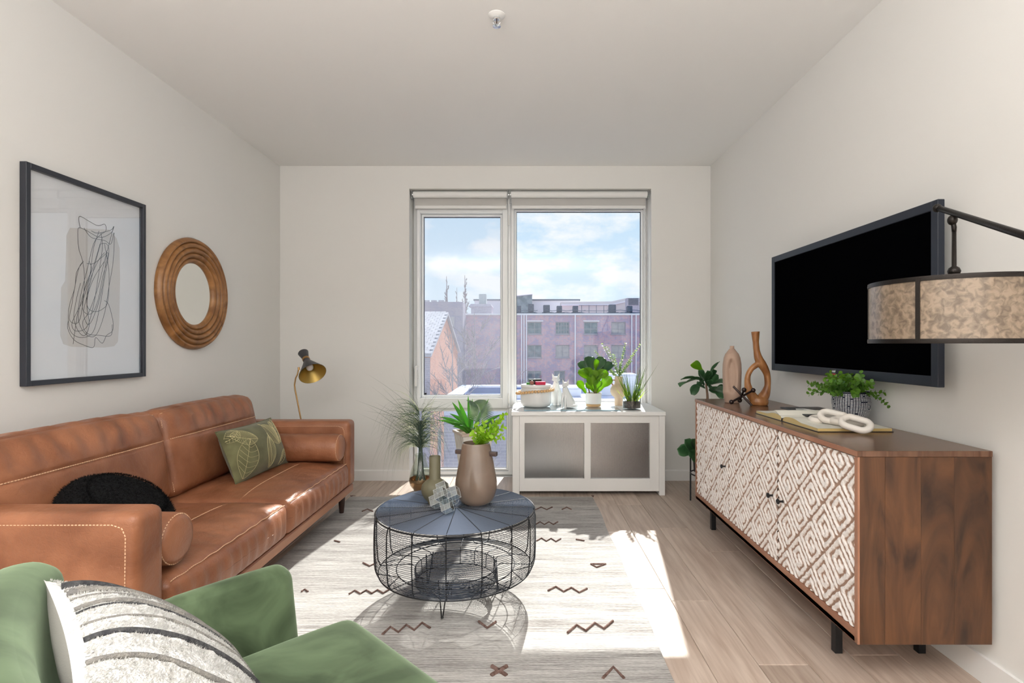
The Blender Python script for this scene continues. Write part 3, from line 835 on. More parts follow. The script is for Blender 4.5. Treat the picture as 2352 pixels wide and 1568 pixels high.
# bolsters lie loose on the seat
for yy, lb in ((S0 + 0.135 + 0.098, 'tan leather bolster cushion inside the near sofa arm'), (S1 - 0.135 - 0.098, 'tan leather bolster cushion inside the far sofa arm')):
    q = thing('bolster', (-1.5, yy, 0.405), lb, 'bolster cushion', 'bolsters on the sofa')
    prof = [(0.0005, 0.0), (0.06, 0.002), (0.078, 0.008), (0.087, 0.022), (0.09, 0.05), (0.091, 0.3), (0.09, 0.57), (0.087, 0.598), (0.078, 0.612), (0.06, 0.618), (0.0005, 0.620)]
    MB().lathe(prof, (SF - 0.632, yy, 0.4905), 36, axis=(1, 0, 0)).build('cover', leather, q, True)
    st = MB()
    stitch(st, [(SF - 0.028, yy + 0.0845 * math.cos(u), 0.4905 + 0.0845 * math.sin(u)) for u in [2 * PI * i / 48 for i in range(48)]], closed=True)
    st.build('stitching', thread_m, q, kind='stuff')
# ------------------------------------------------------------------ cushions
def pillow_mesh(mb, w_, h_, th, n=26, corner=0.06, crease=0.4):
    """two-sided pillow in local x (width), z (height), y thickness, base at z=0"""
    vs = []; fs = []
    for sg in (-1, 1):
        for i in range(n + 1):
            for j in range(n + 1):
                u = 2 * i / n - 1; v = 2 * j / n - 1
                x_ = u * w_ / 2 * (1 - corner * (1 - v * v) * abs(u)); z_ = v * h_ / 2 * (1 - corner * (1 - u * u) * abs(v))
                th_ = th / 2 * (max(0, 1 - abs(u) ** 2.4) * max(0, 1 - abs(v) ** 2.4)) ** 0.62
                th_ += 0.006 * noise.noise(Vector((x_ * 12, z_ * 12, sg))) * (th_ / th)
                vs.append((x_, sg * th_, z_ + h_ / 2))
    N = (n + 1) ** 2
    for k_ in range(2):
        for i in range(n):
            for j in range(n):
                a = k_ * N + i * (n + 1) + j
                q = (a, a + n + 1, a + n + 2, a + 1)
                fs.append(q if k_ == 0 else q[::-1])
    mb.add(vs, fs)
def pil_y(u, v, th):
    return th / 2 * (max(0, 1 - abs(u) ** 2.4) * max(0, 1 - abs(v) ** 2.4)) ** 0.62
olive_m = M('olive_cotton', (0.085, 0.082, 0.030), 0.8, col2=(0.165, 0.16, 0.07), scale=9, bump=.3, bscale=300, sheen=.2)
gold_m = M('pale_gold_print', (0.62, 0.55, 0.30), 0.6)
pm = Matrix.Translation((-1.625, 3.165, 0.412)) @ Matrix.Rotation(R(-90 + 3), 4, 'Z') @ Matrix.Rotation(R(24), 4, 'X') 
# local +y of the pillow must face away from the camera side; front face is local -y -> world +x
pm = Matrix.Translation((-1.560, 3.185, 0.402)) @ Matrix.Rotation(R(90 - 3), 4, 'Z') @ Matrix.Rotation(R(-22), 4, 'X')
q = thing('lumbar_pillow', (-1.6, 3.165, 0.402), 'olive green lumbar pillow with pale leaf line print on the sofa', 'pillow')
mb = MB(pm); pillow_mesh(mb, 0.57, 0.31, 0.17); pil_o = mb.build('cover', olive_m, q, True)
lp = MB(pm)
def pline(pts, r=0.0008):
    """printed line lying on the front face (local -y) of the pillow"""
    out = []
    for (u, v) in pts:
        if abs(u) > .97 or abs(v) > .97: continue
        out.append((u * 0.285 * (1 - .06 * (1 - v * v) * abs(u)), -pil_y(u, v, 0.17) - 0.0018, v * 0.155 * (1 - .06 * (1 - u * u) * abs(v)) + 0.155))
    if len(out) > 1: lp.tube(out, r, 3, cap=False)
def pleaf(cx, cy, ang, ln, wd, n=9, asp=0.31 / 0.60):
    ca, sa = math.cos(ang), math.sin(ang)
    def T(a, b): return (cx + (a * ca - b * sa) * asp, cy + (a * sa + b * ca))
    pline([T(ln * i / 14, 0.05 * math.sin(i / 14 * PI) * ln) for i in range(15)], 0.0012)
    for sg in (-1, 1):
        pline([T(ln * (i / 20), sg * wd * math.sin(PI * (i / 20)) ** .7) for i in range(21)], 0.0010)
        for k_ in range(1, n):
            s_ = k_ / n
            e_ = wd * math.sin(PI * min(1, s_ + .12)) ** .7 * .92 if s_ < .88 else 0.02
            pline([T(ln * s_ + ln * .12 * (i / 5) ** 1.5, sg * e_ * i / 5) for i in range(6)])
pleaf(0.5, -.15, R(118), 1.1, .42, 26); pleaf(-.25, .30, R(160), 1.2, .32, 18); pleaf(-.85, -.9, R(60), 1.5, .48, 8)
pleaf(.85, .95, R(-115), 1.2, .25, 8); pleaf(.02, -.98, R(80), 1.3, .30, 26); pleaf(.55, .4, R(60), .55, .2, 7); pleaf(-.55, .85, R(200), .9, .22, 8)
pleaf(.45, -.95, R(40), .8, .22, 8)
lp.build('leaf_print', gold_m, q)
rim = MB(pm).tube([(0.285 * c_[0] * (1 - .06 * (1 - c_[1] ** 2)), 0, 0.155 + .155 * c_[1] * (1 - .06 * (1 - c_[0] ** 2))) for c_ in
                   [(-1 + i / 10, -1) for i in range(20)] + [(1, -1 + i / 10) for i in range(20)] + [(1 - i / 10, 1) for i in range(20)] + [(-1, 1 - i / 10) for i in range(20)]], 0.003, 5, True)
rim.build('piping', olive_m, q)
fur_m = M('black_plush', (0.002, 0.002, 0.002), 0.95, col2=(0.010, 0.010, 0.011), scale=90, spec=.15, bump=1.0, bscale=160, bdist=.01)
cm = Matrix.Translation((-1.60, 2.09, 0.508)) @ Matrix.Rotation(R(32), 4, 'Y')
q = thing('round_cushion', (-1.59, 2.10, 0.405), 'round black plush cushion leaning behind the near sofa arm', 'cushion')
def disc(mb, r, th, n=48, rings=12, wob=0.01):
    prof = []
    for i in range(rings + 1):
        a = -PI / 2 + PI * i / rings
        prof.append((r - th / 2 + th / 2 * math.cos(a) if 0 < i < rings else r - th / 2, th / 2 * math.sin(a)))
    inn = [(r * k_ / 8 + 1e-4, -th / 2 - 0.02 * (1 - (k_ / 8) ** 2)) for k_ in range(0, 6)]
    top = [(r * k_ / 8 + 1e-4, th / 2 + 0.02 * (1 - (k_ / 8) ** 2)) for k_ in reversed(range(0, 6))]
    mb.lathe(inn + prof + top, (0, 0, 0), n)
mb = MB(cm); disc(mb, 0.205, 0.15); mb.build('cover', fur_m, q, True)
fz = MB(cm); rr_ = random.Random(3)
for i in range(9000):
    a = rr_.random() * 2 * PI; r_ = 0.205 * math.sqrt(rr_.random()); 
    if rr_.random() < .45:
        b_ = rr_.uniform(-PI / 2, PI / 2); p = Vector(((0.13 + .075 * math.cos(b_)) * math.cos(a), (0.13 + .075 * math.cos(b_)) * math.sin(a), .075 * math.sin(b_))); nn = Vector((math.cos(a) * math.cos(b_), math.sin(a) * math.cos(b_), math.sin(b_)))
    else:
        r_ = min(r_, .14); sg = rr_.choice((-1, 1)); p = Vector((r_ * math.cos(a), r_ * math.sin(a), sg * (.075 + .02 * (1 - (r_ / .205) ** 2)))); nn = Vector((0, 0, sg))
    d = (nn + Vector((rr_.uniform(-.6, .6), rr_.uniform(-.6, .6), rr_.uniform(-.6, .6)))).normalized() * .008
    s_ = d.orthogonal().normalized() * .0012
    fz.add([p - s_ - nn * .002, p + s_ - nn * .002, p + d], [(0, 1, 2)])
fz.build('pile', fur_m, q, kind='stuff')
# ------------------------------------------------------------------ armchair (local x = width, local -y = front, z up)
velvet = M('green_velvet', (0.022, 0.038, 0.014), 0.75, col2=(0.100, 0.145, 0.074), scale=5.5, pos=(.36, .62), sheen=0.45, bump=.08, bscale=25, bdist=.004, detail=4, dist=1.0, spec=.25)
velvet.node_tree.nodes['Principled BSDF'].inputs['Sheen Tint'].default_value = (0.75, 0.95, 0.65, 1)
ang = math.atan2(0.714, 0.70)
am = Matrix.Translation((-0.475, 1.01, 0)) @ Matrix.Rotation(ang + PI / 2, 4, 'Z')
# local axes: front = -y -> world (0.70, 0.714); +x -> world (-0.714, 0.70) = far side
ch = thing('armchair', (-0.50, 1.0, 0), 'green velvet armchair in the near left corner of the room', 'armchair')
def afn(q, p):
    x_, y_, z_ = p
    return q + Vector((0, 0, 0.022 * (1 - x_ ** 4) * (1 - y_ ** 4) if z_ > 0 else 0))
mb = MB(am).rbox(0.02, 0.00, 0.345, 0.60, 0.66, 0.19, 0.055, 20, 6, afn); mb.build('seat_cushion', velvet, ch, True)
MB(am).rbox(0.0, 0.05, 0.215, 0.70, 0.60, 0.10, 0.03, 4, 3).build('base', velvet, ch, True)
for sg in (1, -1):
    def rfn(q, p, sg=sg):
        x_, y_, z_ = p
        tz = (z_ + 1) / 2
        return q + Vector((sg * 0.05 * tz, 0.02 * tz * (1 if y_ < 0 else 0) , 0.018 * tz * (-y_) + (0.01 * (1 - y_ * y_) if z_ > .9 else 0)))
    MB(am).rbox(sg * 0.385, 0.06, 0.368, 0.085, 0.56, 0.38, 0.04, 16, 6, rfn).build('arm', velvet, ch, True)
def kfn(q, p):
    x_, y_, z_ = p
    tz = (z_ + 1) / 2
    return q + Vector((0, 0.07 * tz - 0.08 * abs(x_) ** 2.2, -0.03 * abs(x_) ** 3 * tz))
MB(am).rbox(0.0, 0.33, 0.465, 0.86, 0.12, 0.60, 0.055, 22, 6, kfn).build('backrest', velvet, ch, True)
for (lx, ly) in ((0.28, -0.22), (-0.28, -0.22), (0.28, 0.30), (-0.28, 0.30)):
    wp = am @ Vector((lx, ly, 0)); zf = 0.0115 if wp.y > 1.11 else 0.0
    MB(am).lathe([(0.012, 0), (0.022, 0.17 - zf)], (lx, ly, zf), 12).build('leg', dleg_m, ch, True, sharp=40)
# woven throw pillow in the armchair
wool_m = M('cream_boucle', (0.64, 0.62, 0.58), 0.95, col2=(0.85, 0.84, 0.82), scale=60, pos=(.3, .6), bump=1.0, bscale=220, bdist=.006)
back_m = M('plain_cotton', (0.36, 0.345, 0.31), 0.9, bump=.3, bscale=400)
fdir = Vector((0.70, 0.714, 0)).normalized(); sdir = Vector((0.714, -0.70, 0)).normalized()
cor = Vector((-0.89, 0.985, 0.735))                 # far top corner of the pillow
hd_ = (fdir * 0.70 + Vector((0, 0, -0.70))).normalized()   # runs down its face
bx = sdir; bz = -hd_; by = bz.cross(bx)
W_, H_ = 0.46, 0.40
org = cor + bx * W_ / 2 + hd_ * H_
tm = Matrix(((bx.x, by.x, bz.x, org.x), (bx.y, by.y, bz.y, org.y), (bx.z, by.z, bz.z, org.z), (0, 0, 0, 1)))
q = thing('throw_pillow', org, 'cream woven throw pillow with dark stripes on the green armchair', 'pillow')
def half(th, sg, n=40):
    vs = []; fs = []
    for i in range(n + 1):
        for j in range(n + 1):
            u = 2 * i / n - 1; v = 2 * j / n - 1
            x_ = u * W_ / 2 * (1 - .06 * (1 - v * v) * abs(u)); z_ = v * H_ / 2 * (1 - .06 * (1 - u * u) * abs(v))
            t_ = th / 2 * (max(0, 1 - abs(u) ** 2.4) * max(0, 1 - abs(v) ** 2.4)) ** .62
            if sg < 0:
                t_ += (0.003 * abs(math.sin(x_ * 55)) + 0.004 * noise.noise(Vector((x_ * 60, z_ * 60, 0)))) * min(1, t_ / .03)
            vs.append((x_, sg * t_, z_ + H_ / 2))
    for i in range(n):
        for j in range(n):
            a = i * (n + 1) + j; f_ = (a, a + n + 1, a + n + 2, a + 1)
            fs.append(f_ if sg < 0 else f_[::-1])
    return vs, fs
def front_y(u, v, th=0.16):
    return -(th / 2 * (max(0, 1 - abs(u) ** 2.4) * max(0, 1 - abs(v) ** 2.4)) ** .62)
fs_ = -1 if (tm.to_3x3() @ Vector((0, -1, 0))).z > 0 else 1
if fs_ == 1:
    tm = tm @ Matrix.Scale(-1, 4, (0, 1, 0))
MB(tm).add(*half(0.16, -1, 60)).build('front_cover', wool_m, q, True)
MB(tm).add(*half(0.16, 1, 30)).build('back_cover', back_m, q, True)
yd = M('charcoal_yarn', (0.035, 0.035, 0.04), 0.95, col2=(0.09, 0.09, 0.09), scale=80, bump=1, bscale=300, bdist=.004)
yg = M('grey_yarn', (0.30, 0.28, 0.25), 0.95, col2=(0.20, 0.19, 0.18), scale=60, bump=1, bscale=300, bdist=.004)
ygr = M('green_yarn', (0.08, 0.42, 0.10), 0.95, bump=1, bscale=300)
def yarn(u, r, mat, v0=-0.97, v1=0.97, wob=0.01, nm='stripe'):
    pts = []
    for i in range(61):
        v = v0 + (v1 - v0) * i / 60
        uu = u + wob * math.sin(i * .23 + u * 9)
        pts.append((uu * W_ / 2 * (1 - .06 * (1 - v * v) * abs(uu)), front_y(uu, v) - 0.004, v * H_ / 2 * (1 - .06 * (1 - uu * uu) * abs(v)) + H_ / 2))
    MB(tm).tube(pts, r, 6).build(nm, mat, q, True)
# far side of the pillow is local -x
for (u, r, m_) in ((-.70, .0075, yd), (-.60, .0022, yg), (-.50, .0055, yg), (-.36, .0018, yg), (-.16, .0045, yg), (-.10, .0018, yd), (.14, .002, yg), (.4, .005, yd), (.7, .004, yg)):
    yarn(u, r, m_)
yarn(-.745, .005, ygr, -.05, .18, nm='green_fleck'); yarn(-.76, .004, ygr, -.55, -.42, nm='green_fleck')
# tufted pile on the woven front, too fine to count
tf = MB(tm); rr_ = random.Random(5)
for i in range(16000):
    u, v = rr_.uniform(-.97, .97), rr_.uniform(-.97, .97)
    p = Vector((u * W_ / 2 * (1 - .06 * (1 - v * v) * abs(u)), front_y(u, v) - .002, v * H_ / 2 * (1 - .06 * (1 - u * u) * abs(v)) + H_ / 2))
    d = Vector((rr_.uniform(-1, 1), -1.0, rr_.uniform(-1, 1))).normalized() * .0045
    s_ = d.orthogonal().normalized() * .0016
    tf.add([p - s_, p + s_, p + d], [(0, 1, 2)])
tf.build('tufts', M('cream_tufts', (0.84, 0.83, 0.80), .95), q, kind='stuff')

# ------------------------------------------------------------------ picture on the left wall
fx = XL + 0.030
fr_m = M('black_frame', (0.022, 0.025, 0.035), 0.4)
t = thing('framed_print', (XL, 2.57, 0.993), 'tall black framed line drawing under glass on the left wall', 'picture')
y0, y1, z0, z1 = 2.221, 2.923, 0.993, 1.932
mb = MB()
b_ = 0.022
mb.cbox(XL + 0.001, fx, y0, y0 + b_, z0, z1, .0015).cbox(XL + 0.001, fx, y1 - b_, y1, z0, z1, .0015)
mb.cbox(XL + 0.001, fx - 0.0002, y0 + b_, y1 - b_, z0, z0 + b_, .0015).cbox(XL + 0.001, fx - 0.0002, y0 + b_, y1 - b_, z1 - b_, z1, .0015)
mb.build('frame', fr_m, t)
paper_m = M('print_paper', (0.74, 0.76, 0.79), 0.6)
MB().box(XL + 0.004, XL + 0.008, y0 + b_, y1 - b_, z0 + b_, z1 - b_).build('paper', paper_m, t)
def YZ(px, py, xw=XL + 0.009):
    d = xw * F / (px - 1207); return (d, CH - (py - 790) / F * d)
poly = [(162, 523), (250, 527), (268, 547), (275, 570), (276, 640), (274, 740), (271, 785), (262, 795), (240, 798), (165, 796), (146, 790), (139, 770), (141, 660), (150, 645), (152, 600), (153, 540)]
pl = [YZ(a, b) for a, b in poly]
MB().prism(pl, XL + 0.0082, XL + 0.0086, 'yz').build('beige_patch', M('beige_ink', (0.60, 0.59, 0.58), .7), t)
ink_m = M('black_ink', (0.02, 0.02, 0.025), .6)
curves = [
    [(184, 522), (181, 500), (188, 498), (205, 508), (225, 518), (241, 515), (243, 530), (230, 540), (215, 560), (200, 620), (185, 680), (175, 740), (168, 790)],
    [(262, 520), (255, 535), (230, 545), (200, 530), (184, 523), (179, 530), (181, 570), (190, 600), (194, 640), (190, 700), (180, 740), (160, 735), (165, 700), (180, 620), (192, 600)],
    [(192, 600), (176, 625), (172, 660), (160, 700), (157, 735), (165, 765), (190, 775), (215, 760), (230, 700), (240, 640), (250, 580), (245, 560), (232, 560)],
    [(193, 523), (210, 545), (240, 552), (255, 560), (262, 535), (260, 600), (250, 660), (240, 720), (220, 770), (195, 765), (180, 730), (190, 680), (215, 610), (230, 560)],
    [(157, 735), (156, 755), (170, 780), (195, 793), (215, 797), (220, 775), (235, 788), (245, 770), (258, 760), (260, 740), (250, 700), (240, 690)],
    [(200, 605), (215, 605), (235, 590), (248, 580), (246, 600), (235, 640), (225, 690), (210, 720), (190, 710), (195, 660), (210, 620), (205, 600)],
    [(228, 530), (215, 570), (205, 640), (190, 690), (175, 720), (165, 745), (175, 760), (200, 750), (215, 700), (225, 640), (235, 570), (232, 535)],
    [(240, 560), (250, 620), (248, 690), (235, 710), (215, 715), (200, 700), (205, 650), (225, 600), (240, 580)],
    [(210, 530), (225, 535), (255, 528), (261, 520), (256, 540), (240, 600), (225, 660), (205, 715), (190, 740), (200, 765), (230, 770), (255, 770), (258, 745)],
    [(185, 650), (175, 690), (170, 730), (180, 760), (195, 770), (205, 745), (200, 690), (215, 640), (240, 600)],
    [(235, 545), (220, 600), (200, 680), (192, 720), (205, 745), (225, 700), (238, 640), (246, 575)],
]
ink = MB()
for cv in curves:
    pts = [YZ(a, b, XL + 0.0095) for a, b in cv]
    out = []
    for i in range(len(pts) - 1):
        p0, p1, p2, p3 = pts[max(i - 1, 0)], pts[i], pts[i + 1], pts[min(i + 2, len(pts) - 1)]
        for k_ in range(6):
            u = k_ / 6
            q2 = [0.5 * (2 * p1[j] + (p2[j] - p0[j]) * u + (2 * p0[j] - 5 * p1[j] + 4 * p2[j] - p3[j]) * u * u + (3 * p1[j] - p0[j] - 3 * p2[j] + p3[j]) * u ** 3) for j in (0, 1)]
            out.append((XL + 0.0092, q2[0], q2[1]))
    out.append((XL + 0.0092, *pts[-1]))
    ink.tube(out, 0.0011, 4)
ink.build('line_drawing', ink_m, t)
MB().box(XL + 0.020, XL + 0.022, y0 + b_, y1 - b_, z0 + b_, z1 - b_).build('glass', glassM('picture_glass', (1, 1, 1), 0.10), t)
# ------------------------------------------------------------------ round mirror
mc = (XL, 3.375, 1.486)
wood_r = M('carved_gold_wood', (0.17, 0.07, 0.02), 0.38, col2=(0.42, 0.20, 0.07), scale=7, stretch=(1, 1, 1), pos=(.3, .7), bump=.3, bscale=90, dist=1.5)
t = thing('round_mirror', mc, 'round mirror in a ribbed golden-brown wooden frame', 'mirror')
prof = []
r0, r1 = 0.192, 0.352
nr = 5
for i in range(nr):
    for k_ in range(8):
        u = (i + k_ / 8) / nr
        h_ = 0.030 * math.sin(PI * min(1, (1 - u) * 0.75 + .25)) + 0.012
        if i == nr - 1 and k_ > 5: h_ *= .8
        prof.append((r0 + (r1 - r0) * u, h_ * (1 - .35 * u) + 0.012 * abs(math.sin(PI * k_ / 8)) - (0.005 if k_ == 0 else 0)))
prof = [(r0, 0.006)] + prof + [(r1, 0.012), (r1 - .003, 0.001)]
MB().lathe(prof, mc, 72, axis=(1, 0, 0), cap0=False, cap1=False).build('frame', wood_r, t, True, sharp=50)
MB().lathe([(r0 + .004, 0.001), (r0 + .004, 0.009)], mc, 60, axis=(1, 0, 0)).build('mirror_glass', M('mirror_silver', (0.86, 0.88, 0.86), 0.02, 1.0), t)
# ------------------------------------------------------------------ reading lamp behind the sofa
brass_m = M('aged_brass', (0.45, 0.27, 0.11), 0.3, 0.9)
shade_out = M('graphite_shade', (0.045, 0.045, 0.05), 0.4)
shade_in = M('gold_lining', (0.40, 0.27, 0.07), 0.35, 0.6)
LD = 3.98
t = thing('reading_lamp', (X(700, LD), LD, 0), 'slim brass floor lamp with black hourglass shade behind the sofa arm', 'lamp')
ax = Vector((0.50, -0.52, -0.62)).normalized()
oc = P(718, 858, LD - 0.07)
bk = oc - ax * 0.235
def sh(prof, off=0): return [(r_ + off, h_) for r_, h_ in prof]
so_ = [(0.003, 0.0), (0.036, 0.001), (0.038, 0.004), (0.0235, 0.064), (0.025, 0.10), (0.040, 0.13), (0.098, 0.235)]
MB().lathe(so_, bk, 40, axis=ax, cap1=False).build('shade', shade_out, t, True, sharp=50)
MB().lathe([(0.018, 0.075), (0.023, 0.102), (0.038, 0.132), (0.0965, 0.2348)], bk, 40, axis=ax, cap1=False).build('shade_lining', shade_in, t, True, sharp=60)
MB().lathe([(0.0245, 0.066), (0.027, 0.067), (0.027, 0.084), (0.0245, 0.085)], bk, 32, axis=ax, cap0=False, cap1=False).build('brass_collar', brass_m, t, True, sharp=40)
MB().sphere(bk + ax * 0.165, 0.027, 20, 14).build('bulb', M('frosted_bulb', (0.80, 0.76, 0.78), 0.25, sub=.2), t, True)
MB().lathe([(0.012, 0.105), (0.014, 0.145)], bk, 14, axis=ax).build('socket', brass_m, t)
pts = [P(686, 848, LD), P(683, 860, LD), P(679, 868, LD), P(676.5, 884, LD), P(678, 896, LD), P(682, 915, LD), P(691, 962, LD), P(694, 985, LD)]
base_p = Vector((X(700, LD), LD, 0.02))
pts += [pts[-1].lerp(base_p, .3) + Vector((.0, 0, 0)), pts[-1].lerp(base_p, .7), base_p]
MB().tube(pts, 0.0052, 10).build('stem', brass_m, t, True)
MB().tube([P(686, 843, LD), P(687, 850, LD)], 0.008, 10).build('swivel', brass_m, t)
MB().lathe([(0.12, 0), (0.12, 0.012), (0.11, 0.02), (0.012, 0.024)], (base_p.x, base_p.y, 0), 36).build('base', shade_out, t, True, sharp=40)
# ------------------------------------------------------------------ television
tv_m = M('tv_bezel', (0.018, 0.022, 0.033), 0.45, spec=.3)
scr_m = M('tv_screen', (0.0012, 0.0012, 0.0016), 0.35, spec=.0)
TX = 1.50
t = thing('television', (1.55, 2.595, 1.01), 'large black flat-screen television mounted on the right wall', 'television')
y0, y1, z0, z1 = 1.940, 3.252, 1.012, 1.698
bw = 0.035
mb = MB().cbox(TX, TX + 0.026, y0, y0 + bw, z0, z1, .002).cbox(TX, TX + 0.026, y1 - bw, y1, z0, z1, .002)
mb.cbox(TX + .0003, TX + 0.026, y0 + bw - .002, y1 - bw + .002, z1 - bw, z1, .002).cbox(TX + .0003, TX + 0.026, y0 + bw - .002, y1 - bw + .002, z0, z0 + bw * 1.15, .002)
mb.build('bezel', tv_m, t)
MB().box(TX + 0.005, TX + 0.02, y0 + bw - .002, y1 - bw + .002, z0 + bw, z1 - bw + .002).build('screen', scr_m, t)
MB().cbox(TX + 0.0265, TX + 0.055, y0 + 0.1, y1 - 0.1, z0 + 0.06, z1 - 0.1, .01).build('back_cover', black_m, t)
MB().cbox(TX + 0.0555, XR - 0.001, 2.40, 2.80, 1.2, 1.5, .003).build('wall_bracket', black_m, t)
MB().cbox(TX - .002, TX + .001, 2.572, 2.622, z0 + .004, z0 + .036, .0005).build('badge', M('badge_black', (0.01, 0.01, 0.012), .2), t)
def text(body, name, mat, parent, mtx, size, ext=0.0004):
    cu = bpy.data.curves.new(name, 'FONT'); cu.body = body; cu.size = size; cu.align_x = 'CENTER'; cu.align_y = 'CENTER'; cu.extrude = ext
    o = bpy.data.objects.new(name, cu)
    C.objects.link(o)
    dg = bpy.context.evaluated_depsgraph_get()
    me = bpy.data.meshes.new_from_object(o.evaluated_get(dg))
    bpy.data.objects.remove(o)
    mb = MB(mtx).add([v.co for v in me.vertices], [tuple(p.vertices) for p in me.polygons])
    bpy.data.meshes.remove(me)
    return mb.build(name, mat, parent)
tmx = Matrix.Translation((TX - .0025, 2.597, z0 + .025)) @ Matrix(((0, 0, -1, 0), (-1, 0, 0, 0), (0, 1, 0, 0), (0, 0, 0, 1)))
text('SHARP', 'badge_lettering', M('white_print', (0.75, 0.78, 0.80), .5), t, tmx, 0.0135)
tmx2 = Matrix.Translation((TX - .0025, 2.597, z0 + .0115)) @ Matrix(((0, 0, -1, 0), (-1, 0, 0, 0), (0, 1, 0, 0), (0, 0, 0, 1)))
MB().box(TX - .0026, TX - .0018, 2.578, 2.612, z0 + .008, z0 + .015).build('red_mark', M('red_print', (0.55, 0.01, 0.05), .5), t)
# ------------------------------------------------------------------ arc lamp with drum shade
lx, ly, lr = 1.24, 1.543, 0.21
zb, zt_ = 1.172, 1.352
t = thing('arc_lamp', (1.22, 0.55, 0), 'dark bronze arc lamp with mottled parchment drum shade in front of the television', 'lamp')
br_m = M('dark_bronze', (0.022, 0.018, 0.016), 0.35, 0.7, bump=.3, bscale=300)
par = M('parchment', (0.27, 0.20, 0.14), 0.3, col2=(0.12, 0.085, 0.056), scale=60, pos=(.38, .64), detail=10, dist=.7, coat=.4)
par.node_tree.nodes['Principled BSDF'].inputs['Subsurface Weight'].default_value = 0.0
MB().lathe([(lr - .001, zb + .004), (lr - .001, zt_ - .004)], (lx, ly, 0), 96, cap0=False, cap1=False).lathe([(lr - .003, zt_ - .004), (lr - .003, zb + .004)], (lx, ly, 0), 96, cap0=False, cap1=False).build('shade', par, t, True)
for nm, zc in (('lower_rim', zb), ('upper_rim', zt_ - 0.0125)):
    MB().lathe([(lr - .004, zc), (lr + .0012, zc), (lr + .0018, zc + .006), (lr + .0012, zc + .0125), (lr - .004, zc + .0125)], (lx, ly, 0), 96, cap0=False, cap1=False).build(nm, br_m, t, True, sharp=40)
a0 = math.atan2(-0.205, -.135)
for k_ in range(5):
    a = R(210) + k_ * 2 * PI / 5
    p0 = Vector((lx + (lr + .001) * math.cos(a), ly + (lr + .001) * math.sin(a), 0)); tg = Vector((-math.sin(a), math.cos(a), 0)) * .0055; nn = Vector((math.cos(a), math.sin(a), 0)) * .0015
    MB().add([p0 - tg + Vector((0, 0, zb + .006)), p0 + tg + Vector((0, 0, zb + .006)), p0 + tg + Vector((0, 0, zt_ - .006)), p0 - tg + Vector((0, 0, zt_ - .006)),
              p0 - tg + nn + Vector((0, 0, zb + .006)), p0 + tg + nn + Vector((0, 0, zb + .006)), p0 + tg + nn + Vector((0, 0, zt_ - .006)), p0 - tg + nn + Vector((0, 0, zt_ - .006))],
             [(0, 1, 2, 3), (4, 5, 6, 7), (0, 1, 5, 4), (1, 2, 6, 5), (2, 3, 7, 6), (3, 0, 4, 7)]).build('shade_strip', br_m, t)
MB().lathe([(lr - .006, zb + .012), (lr - .006, zb + .015)], (lx, ly, 0), 64).build('diffuser', M('diffuser', (0.62, 0.55, 0.46), .6), t)
mb = MB()
for k_ in range(3):
    a = k_ * 2 * PI / 3 + .4
    mb.tube([(lx, ly, zt_ - .002), (lx + (lr - .004) * math.cos(a), ly + (lr - .004) * math.sin(a), zt_ - .005)], .0025, 6)
mb.build('spider', br_m, t)
MB().lathe([(0.026, zt_ - .002), (0.024, zt_ + .004), (0.010, zt_ + .010), (0.008, zt_ + .014), (0.014, zt_ + .020), (0.0165, zt_ + .029), (0.013, zt_ + .038), (0.006, zt_ + .043), (0.0055, zt_ + .15)], (lx, ly, 0), 20).build('finial', br_m, t, True)
d1 = Vector((1.24, 1.6, 1.5775)); d2 = Vector((1.215, 1.3, 1.435))
hk = Vector((1.2353, 1.543, 1.5505))
MB().tube([(lx, ly, zt_ + .14), (lx, ly, zt_ + .155), hk - Vector((0, 0, .014))], [.0055, .0065, .0055], 10).sphere(hk - Vector((0, 0.0, .022)), .013, 14, 10, (1, 1, 1.15)).build('hanger', br_m, t, True)
pend = Vector((1.20, 1.0, 1.26))
MB().tube([d1, d2, d2.lerp(pend, .5) + Vector((0, 0, .006)), pend, Vector((1.20, .78, 1.10)), Vector((1.21, .62, .85)), Vector((1.22, .56, .5)), Vector((1.22, .55, .03))], [.0085, .0095, .0105, .012, .012, .013, .013, .013], 14).build('arm', br_m, t, True)
MB().sphere(d1 + Vector((0, .006, .002)), .0125, 14, 10).build('arm_knob', br_m, t, True)
MB().lathe([(0.17, 0), (0.17, .018), (0.155, .026), (0.03, .034), (0.016, .06)], (1.22, .55, 0), 48).build('base', br_m, t, True, sharp=40)
# ------------------------------------------------------------------ sideboard
wal = M('walnut', (0.028, 0.011, 0.005), 0.42, col2=(0.125, 0.052, 0.020), scale=2.4, stretch=(4, 4, .8), pos=(.30, .68), rnd=.16, bump=.08, bscale=30, bstretch=(6, 6, 1), detail=8, dist=2.2)
wal_t = M('walnut_top', (0.10, 0.046, 0.026), 0.25, col2=(0.175, 0.088, 0.052), scale=3, stretch=(9, .6, 1), pos=(.3, .7), detail=8, dist=1.5)
wal_e = M('walnut_edge', (0.30, 0.13, 0.075), 0.35, col2=(0.37, 0.18, 0.11), scale=5)
BX0, BX1, BY0, BY1, BZ0, BZ1 = 1.113, 1.565, 1.787, 3.496, 0.163, 0.812
t = thing('sideboard', (1.34, 2.64, 0), 'low walnut sideboard with whitewashed carved doors on black legs', 'sideboard')
MB().cbox(BX0 - .002, BX1, BY0 - .002, BY1 + .002, BZ1 - .020, BZ1, .0015).build('top', wal_t, t)
MB().cbox(BX0 - .003, BX0 - .0021, BY0 - .002, BY1 + .002, BZ1 - .019, BZ1 - .001, .0003).build('front_edge', wal_e, t)
MB().cbox(BX0, BX1, BY0 + .003, BY1 - .003, BZ0, BZ0 + .02, .001).build('bottom', wal_e, t)
